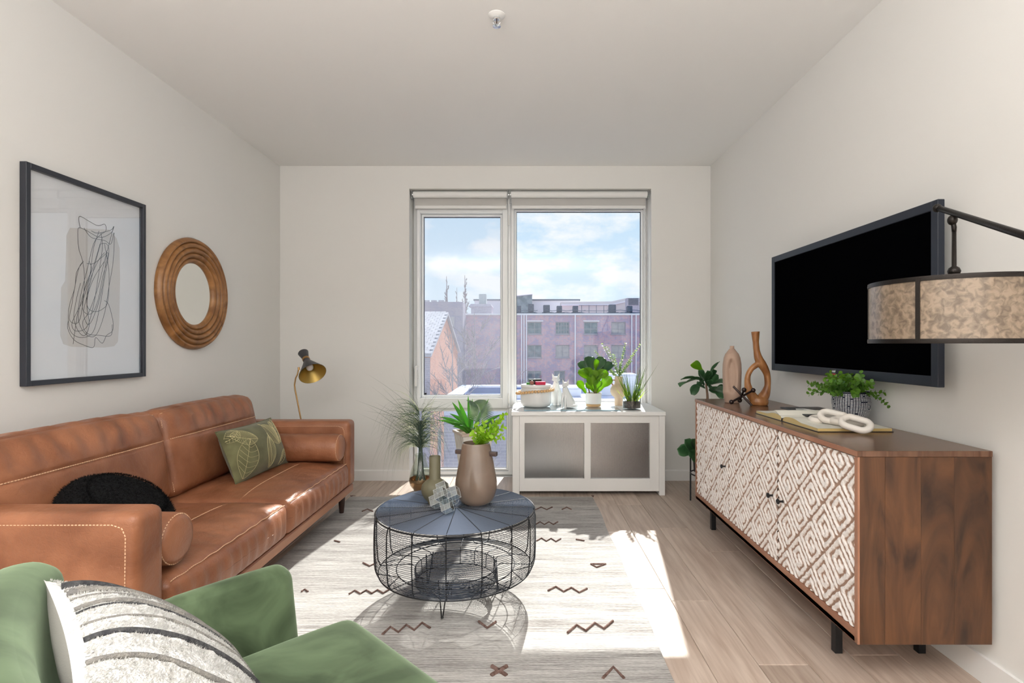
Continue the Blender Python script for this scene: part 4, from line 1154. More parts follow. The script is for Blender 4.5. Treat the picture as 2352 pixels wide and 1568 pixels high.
MB().cbox(BX0, BX0 + .02, BY0 + .003, BY1 - .003, BZ0 + .001, BZ0 + .042, .001).build('front_rail', wal_e, t)
MB().cbox(BX1 - .01, BX1 - .002, BY0 + .02, BY1 - .02, BZ0 + .02, BZ1 - .021, .001).build('back_panel', wal_e, t)
bnd = [BX0 + .008, 1.205, 1.325, 1.437, BX1 - .001]
for i in range(4):
    MB().cbox(bnd[i] + .0002, bnd[i + 1] - .0002, BY0, BY0 + .02, BZ0, BZ1 - .0205, .0006).build('side_board', wal, t)
    MB().cbox(bnd[i] + .0002, bnd[i + 1] - .0002, BY1 - .02, BY1, BZ0, BZ1 - .0205, .0006).build('side_board', wal, t)
for yy in (BY0, BY1 - .018):
    MB().cbox(BX0, BX0 + .0078, yy, yy + .018, BZ0, BZ1 - .0205, .0006).build('edge_strip', wal_e, t)
for (lx_, ly_) in ((1.185, 2.03), (1.185, 3.37), (1.50, 2.03), (1.50, 3.37)):
    MB().cbox(lx_ - .014, lx_ + .014, ly_ - .014, ly_ + .014, 0.0, BZ0 - .0005, .001).build('leg', black_m, t)
key = ["#########",
       "#.......#",
       "#.#####.#",
       "#.#...#.#",
       "#.###.#.#",
       "#.....#.#",
       "#######.#",
       "........#",
       "#########"]
def keyh(u, v, flip):
    if flip: u = 1 - u
    n_ = 9
    # leave a groove between neighbouring diamonds
    u2 = (u - .04) / .92 * n_; v2 = (v - .04) / .92 * n_
    if u2 < 0 or v2 < 0 or u2 >= n_ or v2 >= n_: return 0.0
    a = u2 - .5; b = v2 - .5
    i0, j0 = math.floor(a), math.floor(b); fa, fb = a - i0, b - j0
    def g(i, j): return 1.0 if 0 <= i < n_ and 0 <= j < n_ and key[j][i] == '#' else 0.0
    return (g(i0, j0) * (1 - fa) + g(i0 + 1, j0) * fa) * (1 - fb) + (g(i0, j0 + 1) * (1 - fa) + g(i0 + 1, j0 + 1) * fa) * fb
# one panel texture-in-relief: whitewash stays on the ridges, bare wood shows in the grooves
cm_ = bpy.data.materials.new('whitewashed_carving'); cm_.use_nodes = True
nt2 = cm_.node_tree; b2 = nt2.nodes['Principled BSDF']; k2 = nt2.links.new
b2.inputs['Roughness'].default_value = .55
tx2 = nt2.nodes.new('ShaderNodeTexCoord'); sp2 = nt2.nodes.new('ShaderNodeSeparateXYZ'); k2(tx2.outputs['Object'], sp2.inputs[0])
mr2 = nt2.nodes.new('ShaderNodeMapRange'); mr2.inputs[1].default_value = BX0 + .0085 - 1.34; mr2.inputs[2].default_value = BX0 + .0025 - 1.34
k2(sp2.outputs['X'], mr2.inputs[0])
n3 = nt2.nodes.new('ShaderNodeTexNoise'); n3.inputs['Scale'].default_value = 55; n3.inputs['Detail'].default_value = 4
k2(tx2.outputs['Object'], n3.inputs['Vector'])
ad = nt2.nodes.new('ShaderNodeMath'); ad.operation = 'MULTIPLY_ADD'; ad.inputs[1].default_value = 1.1; ad.inputs[2].default_value = -.55
k2(n3.outputs['Fac'], ad.inputs[0])
a2 = nt2.nodes.new('ShaderNodeMath'); a2.operation = 'ADD'; k2(mr2.outputs[0], a2.inputs[0]); k2(ad.outputs[0], a2.inputs[1])
r2 = nt2.nodes.new('ShaderNodeValToRGB'); r2.color_ramp.elements[0].position = .14; r2.color_ramp.elements[1].position = .60
r2.color_ramp.elements[0].color = (0.36, 0.23, 0.17, 1); r2.color_ramp.elements[1].color = (0.80, 0.75, 0.72, 1)
e_ = r2.color_ramp.elements.new(.22); e_.color = (0.60, 0.50, 0.44, 1)
k2(a2.outputs[0], r2.inputs[0]); k2(r2.outputs[0], b2.inputs['Base Color'])
dy = [BY0 + .019, 2.361, 2.928, BY1 - .019]
dz0, dz1 = BZ0 + .044, BZ1 - .024
for k_ in range(3):
    ya, yb = dy[k_] + .002, dy[k_ + 1] - .002
    NY, NZ = 190, 200
    vs = []; fs = []
    for i in range(NY + 1):
        for j in range(NZ + 1):
            yy = ya + (yb - ya) * i / NY; zz = dz0 + (dz1 - dz0) * j / NZ
            s_ = 0.1446
            wob = 0.0012 * noise.noise(Vector((yy * 60, zz * 60, k_)))
            a = ((yy - ya) + (zz - dz0)) / (s_ * 1.3) + wob / s_ * 4; b = ((zz - dz0) - (yy - ya)) / (s_ * 1.3) + 5 + wob / s_ * 4
            h_ = keyh(a % 1, b % 1, False)
            h_ = min(1, h_ * 1.18); h_ = h_ * h_ * (3 - 2 * h_)
            hh = 0.0075 * h_ * (1 + .22 * noise.noise(Vector((yy * 90, zz * 90, 3)))) + .0015 * noise.noise(Vector((yy * 160, zz * 160, 9)))
            vs.append((BX0 + .0095 - hh, yy, zz))
    for i in range(NY):
        for j in range(NZ):
            q = i * (NZ + 1) + j
            fs.append((q, q + 1, q + NZ + 2, q + NZ + 1))
    mb = MB().add(vs, fs)
    mb.box(BX0 + .0095, BX0 + .024, ya, yb, dz0, dz1)
    dr = mb.build('door', cm_, t)
    ky = {0: yb - .045, 1: ya + .045, 2: ya + .05}[k_]
    kz = (BZ0 + BZ1) / 2 + .0
    MB().lathe([(.006, 0), (.0045, .004), (.0045, .016), (.011, .019), (.012, .023), (.009, .027), (.001, .028)], (BX0 + .004, ky, kz), 16, axis=(-1, 0, 0)).build('knob', black_m, dr, True, sharp=50)
MB().box(BX0 + .024, BX0 + .03, BY0 + .02, BY1 - .02, BZ0 + .042, BZ1 - .022).build('door_stop', black_m, t)
# ------------------------------------------------------------------ things on the sideboard
ST = BZ1
tc_m = M('taupe_ceramic', (0.42, 0.29, 0.22), 0.7, bump=.1, bscale=200)
c0 = (1.262, 3.26)
t = thing('ceramic_vase', (*c0, ST), 'tall taupe ceramic vase with a carved oval recess at the far end of the sideboard', 'vase')
vs = []; fs = []; n = 48; prof = [(.001, 0), (.040, .001), (.043, .006), (.047, .06), (.050, .13), (.0515, .19), (.050, .235), (.044, .275), (.033, .305), (.018, .326), (.013, .331), (.0125, .345), (.0135, .347), (.010, .347), (.009, .33)]
pp = []
for i in range(len(prof) - 1):
    for k_ in range(5):
        u = k_ / 5; pp.append((prof[i][0] * (1 - u) + prof[i + 1][0] * u, prof[i][1] * (1 - u) + prof[i + 1][1] * u))
pp.append(prof[-1])
for r_, h_ in pp:
    for k_ in range(n):
        a = 2 * PI * k_ / n
        da = math.atan2(math.sin(a - R(-112)), math.cos(a - R(-112)))
        w_ = max(0, 1 - (da / .62) ** 2 - ((h_ - .17) / .105) ** 2)
        dr_ = -.022 * min(1, w_ * 2.2) + .004 * math.exp(-((w_ - .02) / .06) ** 2) * (1 if .02 < h_ < .30 else 0)
        if .055 < h_ < .085: dr_ += .006 * math.exp(-((da + .9) / .5) ** 2)
        vs.append((c0[0] + (r_ + dr_) * math.cos(a), c0[1] + (r_ + dr_) * math.sin(a), ST + h_))
for i in range(len(pp) - 1):
    for k_ in range(n):
        fs.append((i * n + k_, i * n + (k_ + 1) % n, (i + 1) * n + (k_ + 1) % n, (i + 1) * n + k_))
MB().add(vs, fs).build('body', tc_m, t, True)
# teak sculpture
teak = M('teak_root', (0.17, 0.055, 0.014), 0.4, col2=(0.40, 0.18, 0.062), scale=7, stretch=(1, 1, .4), dist=2.5, pos=(.3, .62), bump=.15, bscale=60)
c1 = Vector((1.372, 3.13, ST))
t = thing('teak_sculpture', c1, 'tall golden teak sculpture vase with an open oval loop', 'sculpture')
e1 = Vector((1, 0, 0))
def S(px, py): return Vector((c1.x + (px - 1744) * 3.13 / F, c1.y, ST + (930 - py) * 3.13 / F))
mb = MB()
left = [(1733, 916), (1722, 900), (1717, 880), (1718, 862), (1725, 848), (1734, 840), (1744, 834)]
right = [(1748, 918), (1757, 905), (1763, 885), (1762, 862), (1757, 848), (1749, 835), (1742, 822), (1738, 805), (1736, 785), (1735, 761)]
rl = [.030, .026, .018, .0155, .0150, .017, .017]
rr = [.034, .028, .0175, .0185, .022, .026, .0235, .018, .0175, .0245]
def smooth(pts, rs, m=5):
    out = []; ro = []
    for i in range(len(pts) - 1):
        p0, p1, p2, p3 = pts[max(i - 1, 0)], pts[i], pts[i + 1], pts[min(i + 2, len(pts) - 1)]
        for k_ in range(m):
            u = k_ / m
            out.append(0.5 * (2 * p1 + (p2 - p0) * u + (2 * p0 - 5 * p1 + 4 * p2 - p3) * u * u + (3 * p1 - p0 - 3 * p2 + p3) * u ** 3)); ro.append(rs[i] * (1 - u) + rs[i + 1] * u)
    out.append(pts[-1]); ro.append(rs[-1])
    return out, ro
a, b = smooth([S(*p) for p in left], rl); mb.tube(a, b, 16)
a, b = smooth([S(*p) for p in right], rr); mb.tube(a, b, 18)
mb.lathe([(.046, 0), (.050, .004), (.054, .02), (.048, .042), (.03, .05)], c1 - Vector((0.001, 0, 0)), 24, sqy=.8)
o = mb.build('carving', teak, t, True)
md = o.modifiers.new('Remesh', 'REMESH'); md.mode = 'VOXEL'; md.voxel_size = .003; md.use_smooth_shade = True
m3 = o.modifiers.new('Smooth', 'SMOOTH'); m3.iterations = 6
# jack
jm = M('dark_iron', (0.035, 0.022, 0.02), 0.3, .6)
cj = Vector((X(1706, 3.05), 3.05, ST + 0.060))
t = thing('jack_ornament', (cj.x, cj.y, ST), 'dark iron toy-jack ornament in front of the two tall vases', 'ornament')
dirs = [Vector((-.62, -.15, -.52)), Vector((-.25, .2, .42)), Vector((.55, -.45, -.62)), ]
k3 = .0033 * 0.78
ends = [((1680, 923), -.02, 1), ((1730, 896), .02, 1), ((1709, 895), -.05, 1), ((1699, 919), .04, 1), ((1684, 887), .02, 0), ((1727, 931), -.03, 0)]
for i in range(0, 6, 2):
    pa = P(*ends[i][0], 3.05 + ends[i][1]); pb = P(*ends[i + 1][0], 3.05 + ends[i + 1][1])
    pa.z = max(pa.z, ST + (.0135 if ends[i][2] else .006)); pb.z = max(pb.z, ST + (.0135 if ends[i + 1][2] else .006))
    MB().tube([pa, pb], .0062, 10).build('rod', jm, t, True, sharp=40)
    for e2, pz in ((ends[i], pa), (ends[i + 1], pb)):
        if e2[2]: MB().sphere(pz, .0135, 16, 12).build('ball', jm, t, True)
# open sketchbook
gold = M('gilt_edge', (0.80, 0.60, 0.26), 0.35, 0.6)
cream = M('book_paper', (0.66, 0.64, 0.56), 0.7)
blk = M('black_cover', (0.012, 0.012, 0.014), 0.35)
bkx0, bkx1 = 1.190, 1.492; bs = 2.47; bn0, bf1 = 2.165, 2.755
t = thing('open_book', (1.34, bs, ST), 'open gilt-edged sketchbook lying on the sideboard', 'book')
def pages(y_sp, y_end, nseg=14):
    sg = 1 if y_end > y_sp else -1
    vs = []; fs = []
    ln = abs(y_end - y_sp)
    for i in range(nseg + 1):
        u = i / nseg
        yy = y_sp + sg * ln * u
        top = ST + .004 + .016 * (1 - .35 * u) + .018 * math.sin(PI * min(1, u / .55)) * (1 - u) ** .6 * (u ** .3)
        if u == 0: top = ST + .009
        for (xx, zz) in ((bkx0, ST + .003), (bkx1, ST + .003), (bkx1, top), (bkx0, top)):
            vs.append((xx, yy, zz))
    top_f = []; edge = []
    for i in range(nseg):
        a = i * 4
        top_f.append((a + 3, a + 2, a + 6, a + 7)); edge += [(a, a + 3, a + 7, a + 4), (a + 1, a + 5, a + 6, a + 2)]
    edge += [(0, 1, 2, 3), (nseg * 4, nseg * 4 + 3, nseg * 4 + 2, nseg * 4 + 1)]
    return vs, top_f, edge
for ye in (bn0 + .006, bf1 - .006):
    vs, tf_, ed = pages(bs, ye)
    MB().add(vs, ed).build('gilt_page_edges', gold, t)
    MB().add([(v[0], v[1], v[2] + .0003) for v in vs], tf_).build('page', cream, t, True)
for i in range(4):      # lifted leaves near the fold
    pts = []
    a_ = .35 + i * .22
    vs = []; fs = []
    for j in range(9):
        u = j / 8
        yy = bs + .13 * math.sin(u * PI * .5) * (1.25 - .2 * i) ; zz = ST + .010 + .030 * math.sin(u * PI * .62) * (.45 + .2 * i)
        vs += [(bkx0 + .001, yy, zz), (bkx1 - .001, yy, zz), (bkx0 + .001, yy, zz + .001), (bkx1 - .001, yy, zz + .001)]
    for j in range(8):
        a = j * 4; fs += [(a + 2, a + 3, a + 7, a + 6), (a, a + 4, a + 5, a + 1), (a, a + 2, a + 6, a + 4)]
    MB().add(vs, fs).build('loose_page', cream, t, True)
MB().cbox(bkx0 - .003, bkx1 + .003, bn0, bf1, ST, ST + .0028, .0008).build('cover', blk, t)
MB().tube([(bkx0 - .002, bs, ST + .003), (bkx0 - .003, bs, ST + .012), (bkx0 + .02, bs, ST + .014)], .004, 8).build('spine_band', blk, t)
# black folio lying on the far page
t = thing('folio', (1.40, 2.62, ST + .022), 'glossy black folio with white marks lying on the open sketchbook', 'folder')
fm = Matrix.Translation((1.395, 2.585, ST + .031)) @ Matrix.Rotation(R(4), 4, 'Z')
MB(fm).rbox(0, 0, 0, .20, .24, .008, .003, 10, 2, lambda q, p: q + Vector((0, 0, .006 * math.sin(p[1] * 2.2)))).build('cover', blk, t, True)
MB(fm).tube([(-.07, .03, .010), (-.03, .035, .010), (.0, -.02, .0075), (.05, -.05, .0055)], .0014, 4).tube([(-.08, .01, .009), (-.04, 0.0, .0095), (-.01, -.03, .0085)], .001, 4).build('marks', white_m, t)
# marble chain links
mar = M('cream_marble', (0.66, 0.60, 0.53), 0.45, col2=(0.76, 0.72, 0.67), scale=6, bump=.05, bscale=100)
t0 = thing('chain_ornament', (1.30, 2.2, ST + .02), 'cream stone chain of three oval links lying on the open sketchbook', 'ornament')
zc = ST + .021
def link_(c, dirx, nrm, L_=.062, Wd=.036, r=.0148):
    c = Vector(c); dx = Vector(dirx).normalized(); nn = Vector(nrm).normalized(); dyv = nn.cross(dx).normalized()
    pts = []
    for i in range(40):
        a = 2 * PI * i / 40
        ex = L_ - Wd
        x_ = Wd * math.cos(a) + (ex if math.cos(a) >= 0 else -ex); y_ = Wd * math.sin(a)
        pts.append(c + dx * x_ + dyv * y_)
    MB().tube(pts, r, 14, True).build('link', mar, t0, True)
link_((X(1893, 2.33), 2.33, zc + .010), (.9, -.25, .06), (-.10, -.10, 1), .050, .029, .0135)
link_((X(1915, 2.28), 2.28, zc + .024), (.80, -.55, -.16), (-.25, -.55, .85), .050, .028, .0135)
link_((X(1945, 2.24), 2.24, zc + .012), (.8, -.45, -.02), (.15, -0.2, 1), .052, .031, .0135)
link_((X(1966, 2.14), 2.14, zc + .018), (.62, -.70, -.20), (-.30, -.55, .80), .050, .028, .0135)
# patterned pot with small green plant
pc = Vector((1.468, 2.405, ST + .0245))
t = thing('potted_boxwood', pc, 'small green leafy plant in a black and white dashed pot', 'plant')
pot_m = bpy.data.materials.new('dashed_pot'); pot_m.use_nodes = True
n5 = pot_m.node_tree; b5 = n5.nodes['Principled BSDF']; b5.inputs['Base Color'].default_value = (.018, .02, .04, 1); b5.inputs['Roughness'].default_value = .6
pprof = [(.001, 0), (.058, 0), (.064, .006), (.076, .04), (.080, .075), (.077, .105), (.072, .122), (.069, .122), (.069, .112)]
MB().lathe(pprof, pc, 44, cap1=False, sqx=1, sqy=.9).build('pot', pot_m, t, True, sharp=60)
ds = MB(); rn = random.Random(2)
for k_ in range(46):
    a = 2 * PI * k_ / 46
    for j in range(17):
        z_ = .008 + j * .0064
        for i in range(len(pprof) - 1):
            if pprof[i][1] <= z_ <= pprof[i + 1][1] and pprof[i + 1][1] > pprof[i][1]:
                u = (z_ - pprof[i][1]) / (pprof[i + 1][1] - pprof[i][1]); r_ = pprof[i][0] * (1 - u) + pprof[i + 1][0] * u; break
        if rn.random() < .06: continue
        wv = .01 * math.sin(z_ * 60 + k_ * .3)
        for sg in (0,):
            aa = a + wv + rn.uniform(-.006, .006); hw = (.0040 if k_ % 2 else .0030) / r_
            vs = []
            for (da, dz_) in ((-hw, -.0012), (hw, -.0012), (hw, .0014), (-hw, .0014)):
                for rr2 in (r_ - .0005, r_ + .0008):
                    vs.append(pc + Vector((rr2 * math.cos(aa + da), rr2 * .9 * math.sin(aa + da), z_ + dz_)))
            ds.add(vs, [(1, 3, 5, 7), (0, 2, 3, 1), (4, 6, 7, 5), (2, 4, 5, 3), (6, 0, 1, 7)])
ds.build('dash_pattern', M('white_slip', (.72, .72, .72), .6), t, kind='stuff')
MB().lathe([(.001, .108), (.069, .108)], pc, 24, cap0=False, cap1=False, sqy=.9).build('soil', M('potting_soil', (.05, .035, .025), .95, bump=1, bscale=200), t)
bx_m = leafM('boxwood_leaf', (0.03, 0.11, 0.012), (0.15, 0.32, 0.035), .4, .3)
bx_s = M('green_stem', (0.10, 0.20, 0.04), .6)
def sprig(mb_l, mb_s, base, d, ln, nl, lw, droop, rn, pair=True, shape='round', ll=None):
    p = Vector(base); d = Vector(d).normalized(); pts = [p.copy()]
    m_ = 10
    for i in range(m_):
        p = p + d * ln / m_; d = (d + Vector((0, 0, -1)) * droop / m_).normalized(); pts.append(p.copy())
    mb_s.tube(pts, [.0012] * (m_ + 1), 4)
    for i in range(nl):
        u = .15 + .85 * i / max(1, nl - 1)
        k_ = min(m_ - 1, int(u * m_)); q = pts[k_].lerp(pts[min(m_, k_ + 1)], u * m_ - k_)
        dd = (pts[min(m_, k_ + 1)] - pts[k_]).normalized()
        a = i * 1.57 + rn.uniform(-.4, .4)
        s1 = dd.orthogonal().normalized(); s2 = dd.cross(s1)
        for sg in ((1, -1) if pair else (1,)):
            o_ = (s1 * math.cos(a) + s2 * math.sin(a)) * sg
            ld = (o_ + dd * .6 + Vector((0, 0, .15))).normalized()
            mb_l.leaf(q, ld, dd, (ll or lw * 1.15) * rn.uniform(.8, 1.15), lw * rn.uniform(.85, 1.1), shape, .2, .12, 5, 0, 1)
lm, sm = MB(), MB(); rn = random.Random(11)
for i in range(46):
    a = rn.random() * 2 * PI; el = rn.uniform(.25, 1.3)
    if i < 12: el = rn.uniform(.15, .5)
    ln = rn.uniform(.07, .125) * (1.25 if el < .6 else .85)
    b0 = pc + Vector((.035 * math.cos(a), .035 * math.sin(a), .11))
    dv = Vector((math.cos(a) * math.cos(el), math.sin(a) * math.cos(el) * .6, math.sin(el)))
    if b0.x + dv.x * ln > 1.485 and b0.z + dv.z * ln > .98: dv.x = -abs(dv.x) * .4
    sprig(lm, sm, b0, dv, ln, 7, .017, .35, rn)
for a_ in (Vector((.45, -.95, .18)), Vector((.25, -.95, .28))):
    sprig(lm, sm, pc + Vector((.02, -.03, .11)), a_, .13, 8, .013, 1.1, rn)
lm.build('foliage', bx_m, t, True, kind='stuff'); sm.build('stems', bx_s, t, kind='stuff')
# ------------------------------------------------------------------ fig plant beyond the sideboard
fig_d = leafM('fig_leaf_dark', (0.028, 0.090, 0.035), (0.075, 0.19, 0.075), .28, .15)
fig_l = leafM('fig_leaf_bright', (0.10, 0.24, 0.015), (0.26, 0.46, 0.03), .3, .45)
wd_m = M('twig_bark', (0.22, 0.14, 0.09), .85, bump=.6, bscale=120)
fc = Vector((1.36, 3.93, 0))
t = thing('fiddle_leaf_fig', fc, 'large dark green fiddle-leaf fig standing behind the sideboard', 'plant')
MB().lathe([(.001, .22), (.10, .22), (.115, .23), (.13, .42), (.126, .42), (.115, .40), (.001, .40)], fc, 32).build('pot', M('charcoal_pot', (.03, .03, .035), .5), t, True, sharp=40)
for k_ in range(4):
    a = PI / 4 + k_ * PI / 2 + .3
    p1 = fc + Vector((.14 * math.cos(a), .14 * math.sin(a), 0))
    MB().tube([p1, p1 + Vector((0, 0, .44))], .006, 8).build('stand_leg', black_m, t)
MB().tube([fc + Vector((.14 * math.cos(a), .14 * math.sin(a), .215)) for a in [2 * PI * i / 28 for i in range(28)]], .005, 6, True).build('stand_ring', black_m, t)
a, b = smooth([fc + Vector((0, 0, .40)), fc + Vector((-.02, 0, .6)), P(1625, 912, 3.9), P(1622, 880, 3.9), P(1628, 860, 3.9)], [.011, .010, .009, .006, .004]); MB().tube(a, b, 8).build('trunk', wd_m, t, True)
def figleaf(a, tip, wd, mat, up=(0, 0, 1), droop=.4, shape='fiddle', wave=.03, par=None, L=None, nm='leaf'):
    a = Vector(a); tip = Vector(tip); d = tip - a
    lm = MB(); lm.leaf(a, d + Vector((0, 0, d.length * droop * .5)), up, (L or d.length) * (1 + droop * .08), wd, shape, droop, .20, 12, wave, 3)
    o = lm.build(nm, mat, par, True)
    o_ = o.modifiers.new('Solidify', 'SOLIDIFY'); o_.thickness = .0009
    return o
D9 = 3.88
leaves = [((1620, 862), (1592, 834), .075, fig_l, (0, 1, .4)), ((1615, 868), (1562, 888), .085, fig_d, (0, .2, 1)), ((1614, 872), (1566, 872), .08, fig_d, (0, .5, 1)), ((1618, 872), (1588, 905), .075, fig_d, (.4, -.6, .6)),
          ((1622, 868), (1652, 831), .04, fig_d, (0, .4, 1)), ((1624, 880), (1624, 852), .09, fig_d, (0, -1, .2)), ((1626, 880), (1638, 848), .08, fig_d, (.3, -1, .3)), ((1628, 884), (1665, 880), .11, fig_d, (0, -.4, 1)),
          ((1628, 895), (1664, 905), .13, fig_d, (0, -1, .4)), ((1620, 892), (1600, 885), .09, fig_d, (0, -.6, 1)), ((1626, 886), (1640, 895), .07, fig_d, (0, -1, 1)), ((1622, 880), (1604, 852), .07, fig_d, (0, -.8, .5)),
          ((1625, 886), (1650, 862), .09, fig_d, (0, -.7, .8)), ((1625, 886), (1633, 872), .07, fig_d, (0, -1, .2)), ((1618, 885), (1606, 872), .07, fig_d, (.4, -.8, .6))]
for i, (a, b, wd, m_, up) in enumerate(leaves):
    figleaf(P(*a, D9), P(*b, D9 - .10 + .02 * (i % 5)), wd, m_, up, .35, par=t)
# lower shoot that peeks out left of the sideboard
mb = MB().tube([fc + Vector((-.02, -.02, .40)), P(1602, 1065, 3.85)], .005, 6); mb.build('stem', wd_m, t)
for (a, b, wd, up) in (((1604, 1058), (1573, 1010), .10, (.6, -1, .2)), ((1600, 1048), (1556, 1032), .11, (0, -1, .5)), ((1600, 1040), (1590, 1008), .09, (.4, -1, 0)), ((1604, 1075), (1596, 1042), .08, (0, -1, 0)), ((1606, 1060), (1585, 1035), .09, (0, -1, .3))):
    figleaf(P(*a, 3.84), P(*b, 3.80), wd, fig_d, up, .3, par=t)
# ------------------------------------------------------------------ heater cover by the window
cab = M('cabinet_white', (0.80, 0.785, 0.76), 0.35)
steel = M('brushed_mesh', (0.33, 0.33, 0.335), 0.2, 1.0, bump=.25, bscale=90, bstretch=(12, 1, .4), bdist=.001)
HX0, HX1, HY = -0.101, 1.079, 4.13
t = thing('heater_cover', (.49, 4.35, 0), 'white heater cover cabinet with two brushed metal mesh panels below the window', 'cabinet')
MB().cbox(HX0 - .006, HX1 + .006, HY - .012, WY - .0145, .617, .647, .002).build('top', trim_m, t)
MB().box(WX0 * 0 + mull + .04, WX1 - .002, WY - .0145, 4.742, .617, .6465).build('sill', trim_m, t)
MB().cbox(HX0, HX0 + .055, HY + .012, WY - .016, 0, .616, .002).build('side_panel', cab, t)
MB().cbox(HX1 - .045, HX1, HY - .008, WY - .016, 0, .616, .002).build('side_panel', cab, t)
zq = lambda py: Z(py, HY + .005)
xa, xb, xc, xd = X(1205, HY), X(1342, HY), X(1357, HY), X(1493, HY)
zt1, zb1 = zq(971), zq(1099)
fr = MB()
fr.cbox(HX0 + .0555, xa, HY + .004, HY + .022, .03, .616, .001).cbox(xb, xc, HY + .004, HY + .022, zb1, zt1, .001).cbox(xd, HX1 - .0455, HY + .004, HY + .022, .03, .616, .001)
fr.cbox(xa - .001, xd + .001, HY + .0043, HY + .022, zt1, .616, .001).cbox(xa - .001, xd + .001, HY + .0043, HY + .022, .03, zb1, .001)
fr.build('face_frame', cab, t)
for (a, b) in ((xa, xb), (xc, xd)):
    p_ = MB().box(a - .004, b + .004, HY + .0225, HY + .0245, zb1 - .004, zt1 + .004).build('mesh_panel', steel, t)
    rb = MB()
    for i in range(56):
        xx = a + (b - a) * (i + .5) / 56
        rb.box(xx - .0008, xx + .0008, HY + .0212, HY + .0224, zb1, zt1)
    rb.build('mesh_ribs', steel, p_, kind='stuff')
TZ = .647
# clear acrylic tray
def TP(px, py, d=None): return P(px, py, d)
tr = glassM('acrylic', (.90, .95, .97), .14)
ac = thing('acrylic_tray', (.35, 4.35, TZ), 'clear acrylic slab lying on top of the heater cover', 'tray')
MB().cbox(X(1203, 4.2), X(1424, 4.2), 4.17, 4.66, TZ, TZ + .009, .001).build('slab', tr, ac)
MB().box(X(1204, 4.2), X(1423, 4.2), 4.168, 4.1698, TZ + .001, TZ + .008).build('polished_edge', M('acrylic_edge', (.25, .38, .45), .1), ac)
TZ2 = TZ + .009
# canister with lid
cer = M('white_ceramic', (0.80, 0.79, 0.77), 0.25)
cc = Vector((X(1231, 4.42), 4.42, TZ2))
t = thing('ceramic_canister', cc, 'wide white ceramic canister with lid and wooden bead strand on the heater cover', 'canister')
MB().lathe([(.001, 0), (.095, 0), (.112, .006), (.124, .022), (.127, .04), (.127, .142)], cc, 56).build('body', cer, t, True, sharp=50)
MB().lathe([(.119, .142), (.119, .156), (.123, .158), (.125, .162), (.126, .178), (.122, .182), (.001, .1825)], cc, 56, cap0=False).build('lid', cer, t, True, sharp=50)
bead_m = M('wood_bead', (0.68, 0.40, 0.17), 0.5, col2=(0.78, 0.50, 0.25), scale=20, rnd=.06)
bd = thing('bead_garland', cc + Vector((0, 0, .13)), 'string of round wooden beads looped round the white canister', 'beads')
mesh_b = MB().sphere((0, 0, 0), .0125, 14, 10)
meb = bpy.data.meshes.new('bead'); meb.from_pydata([Vector(v) for v in mesh_b.v], [], mesh_b.f); meb.polygons.foreach_set('use_smooth', [True] * len(meb.polygons)); meb.materials.append(bead_m)
ro_ = .1415; NB = 35; cpts = []
for i in range(NB):
    a = 2 * PI * i / NB
    off = .016 * max(0, -math.cos(a)) ** 3
    p_ = cc + Vector(((ro_ + off) * math.cos(a), (ro_ + off) * math.sin(a), .132 + .006 * math.cos(a) - .018 * max(0, -math.cos(a)) ** 2))
    piece('bead', meb, bd, p_); cpts.append(p_)
MB().tube(cpts, .0015, 5, True).build('cord', bead_m, bd)
# books / boxes and pebbles on the lid
ZL = cc.z + .1825
def boxthing(name, label, cat, c, sx_, sy_, sz_, rot, mat, lidmat=None, grp=None):
    m_ = Matrix.Translation(c) @ Matrix.Rotation(R(rot), 4, 'Z')
    q = thing(name, c, label, cat, grp)
    MB(m_).cbox(-sx_ / 2, sx_ / 2, -sy_ / 2, sy_ / 2, 0, sz_ * .98, .001).build('box', mat, q)
    MB(m_).cbox(-sx_ / 2 - .0004, sx_ / 2 + .0004, -sy_ / 2 + .004, sy_ / 2 + .0004, sz_ * .3, sz_, .0006).build('sleeve', lidmat or mat, q)
    return q
redm = M('crimson_card', (.62, .02, .08), .5); grm = M('dark_green_card', (.015, .05, .04), .4); gr2 = M('leaf_green_card', (.08, .30, .06), .5)
boxthing('matchbox', 'crimson red matchbox on the canister lid', 'box', Vector((cc.x + .035, cc.y - .07, ZL)), .078, .04, .026, 12, redm)
boxthing('matchbox', 'bright green matchbox at the left of the canister lid', 'box', Vector((cc.x - .050, cc.y - .045, ZL)), .05, .035, .018, -20, gr2)
q = boxthing('matchbox', 'dark green box standing in the middle of the canister lid', 'box', Vector((cc.x - .008, cc.y - .005, ZL)), .10, .045, .042, 20, grm)
pm_ = M('red_pebble', (.30, .12, .09), .35)
for (dx, dy_, r_, lb) in ((-.035, -.085, .018, 'polished brown stone ball in front of the dark green box'), (-.01, .048, .021, 'polished brown stone ball behind the dark green box')):
    z_ = ZL + r_ * .95
    q = thing('stone_ball', (cc.x + dx, cc.y + dy_, ZL), lb, 'stone', 'stone balls on the canister lid'); MB().sphere((cc.x + dx, cc.y + dy_, ZL + r_), r_, 18, 12).build('ball', pm_, q, True)
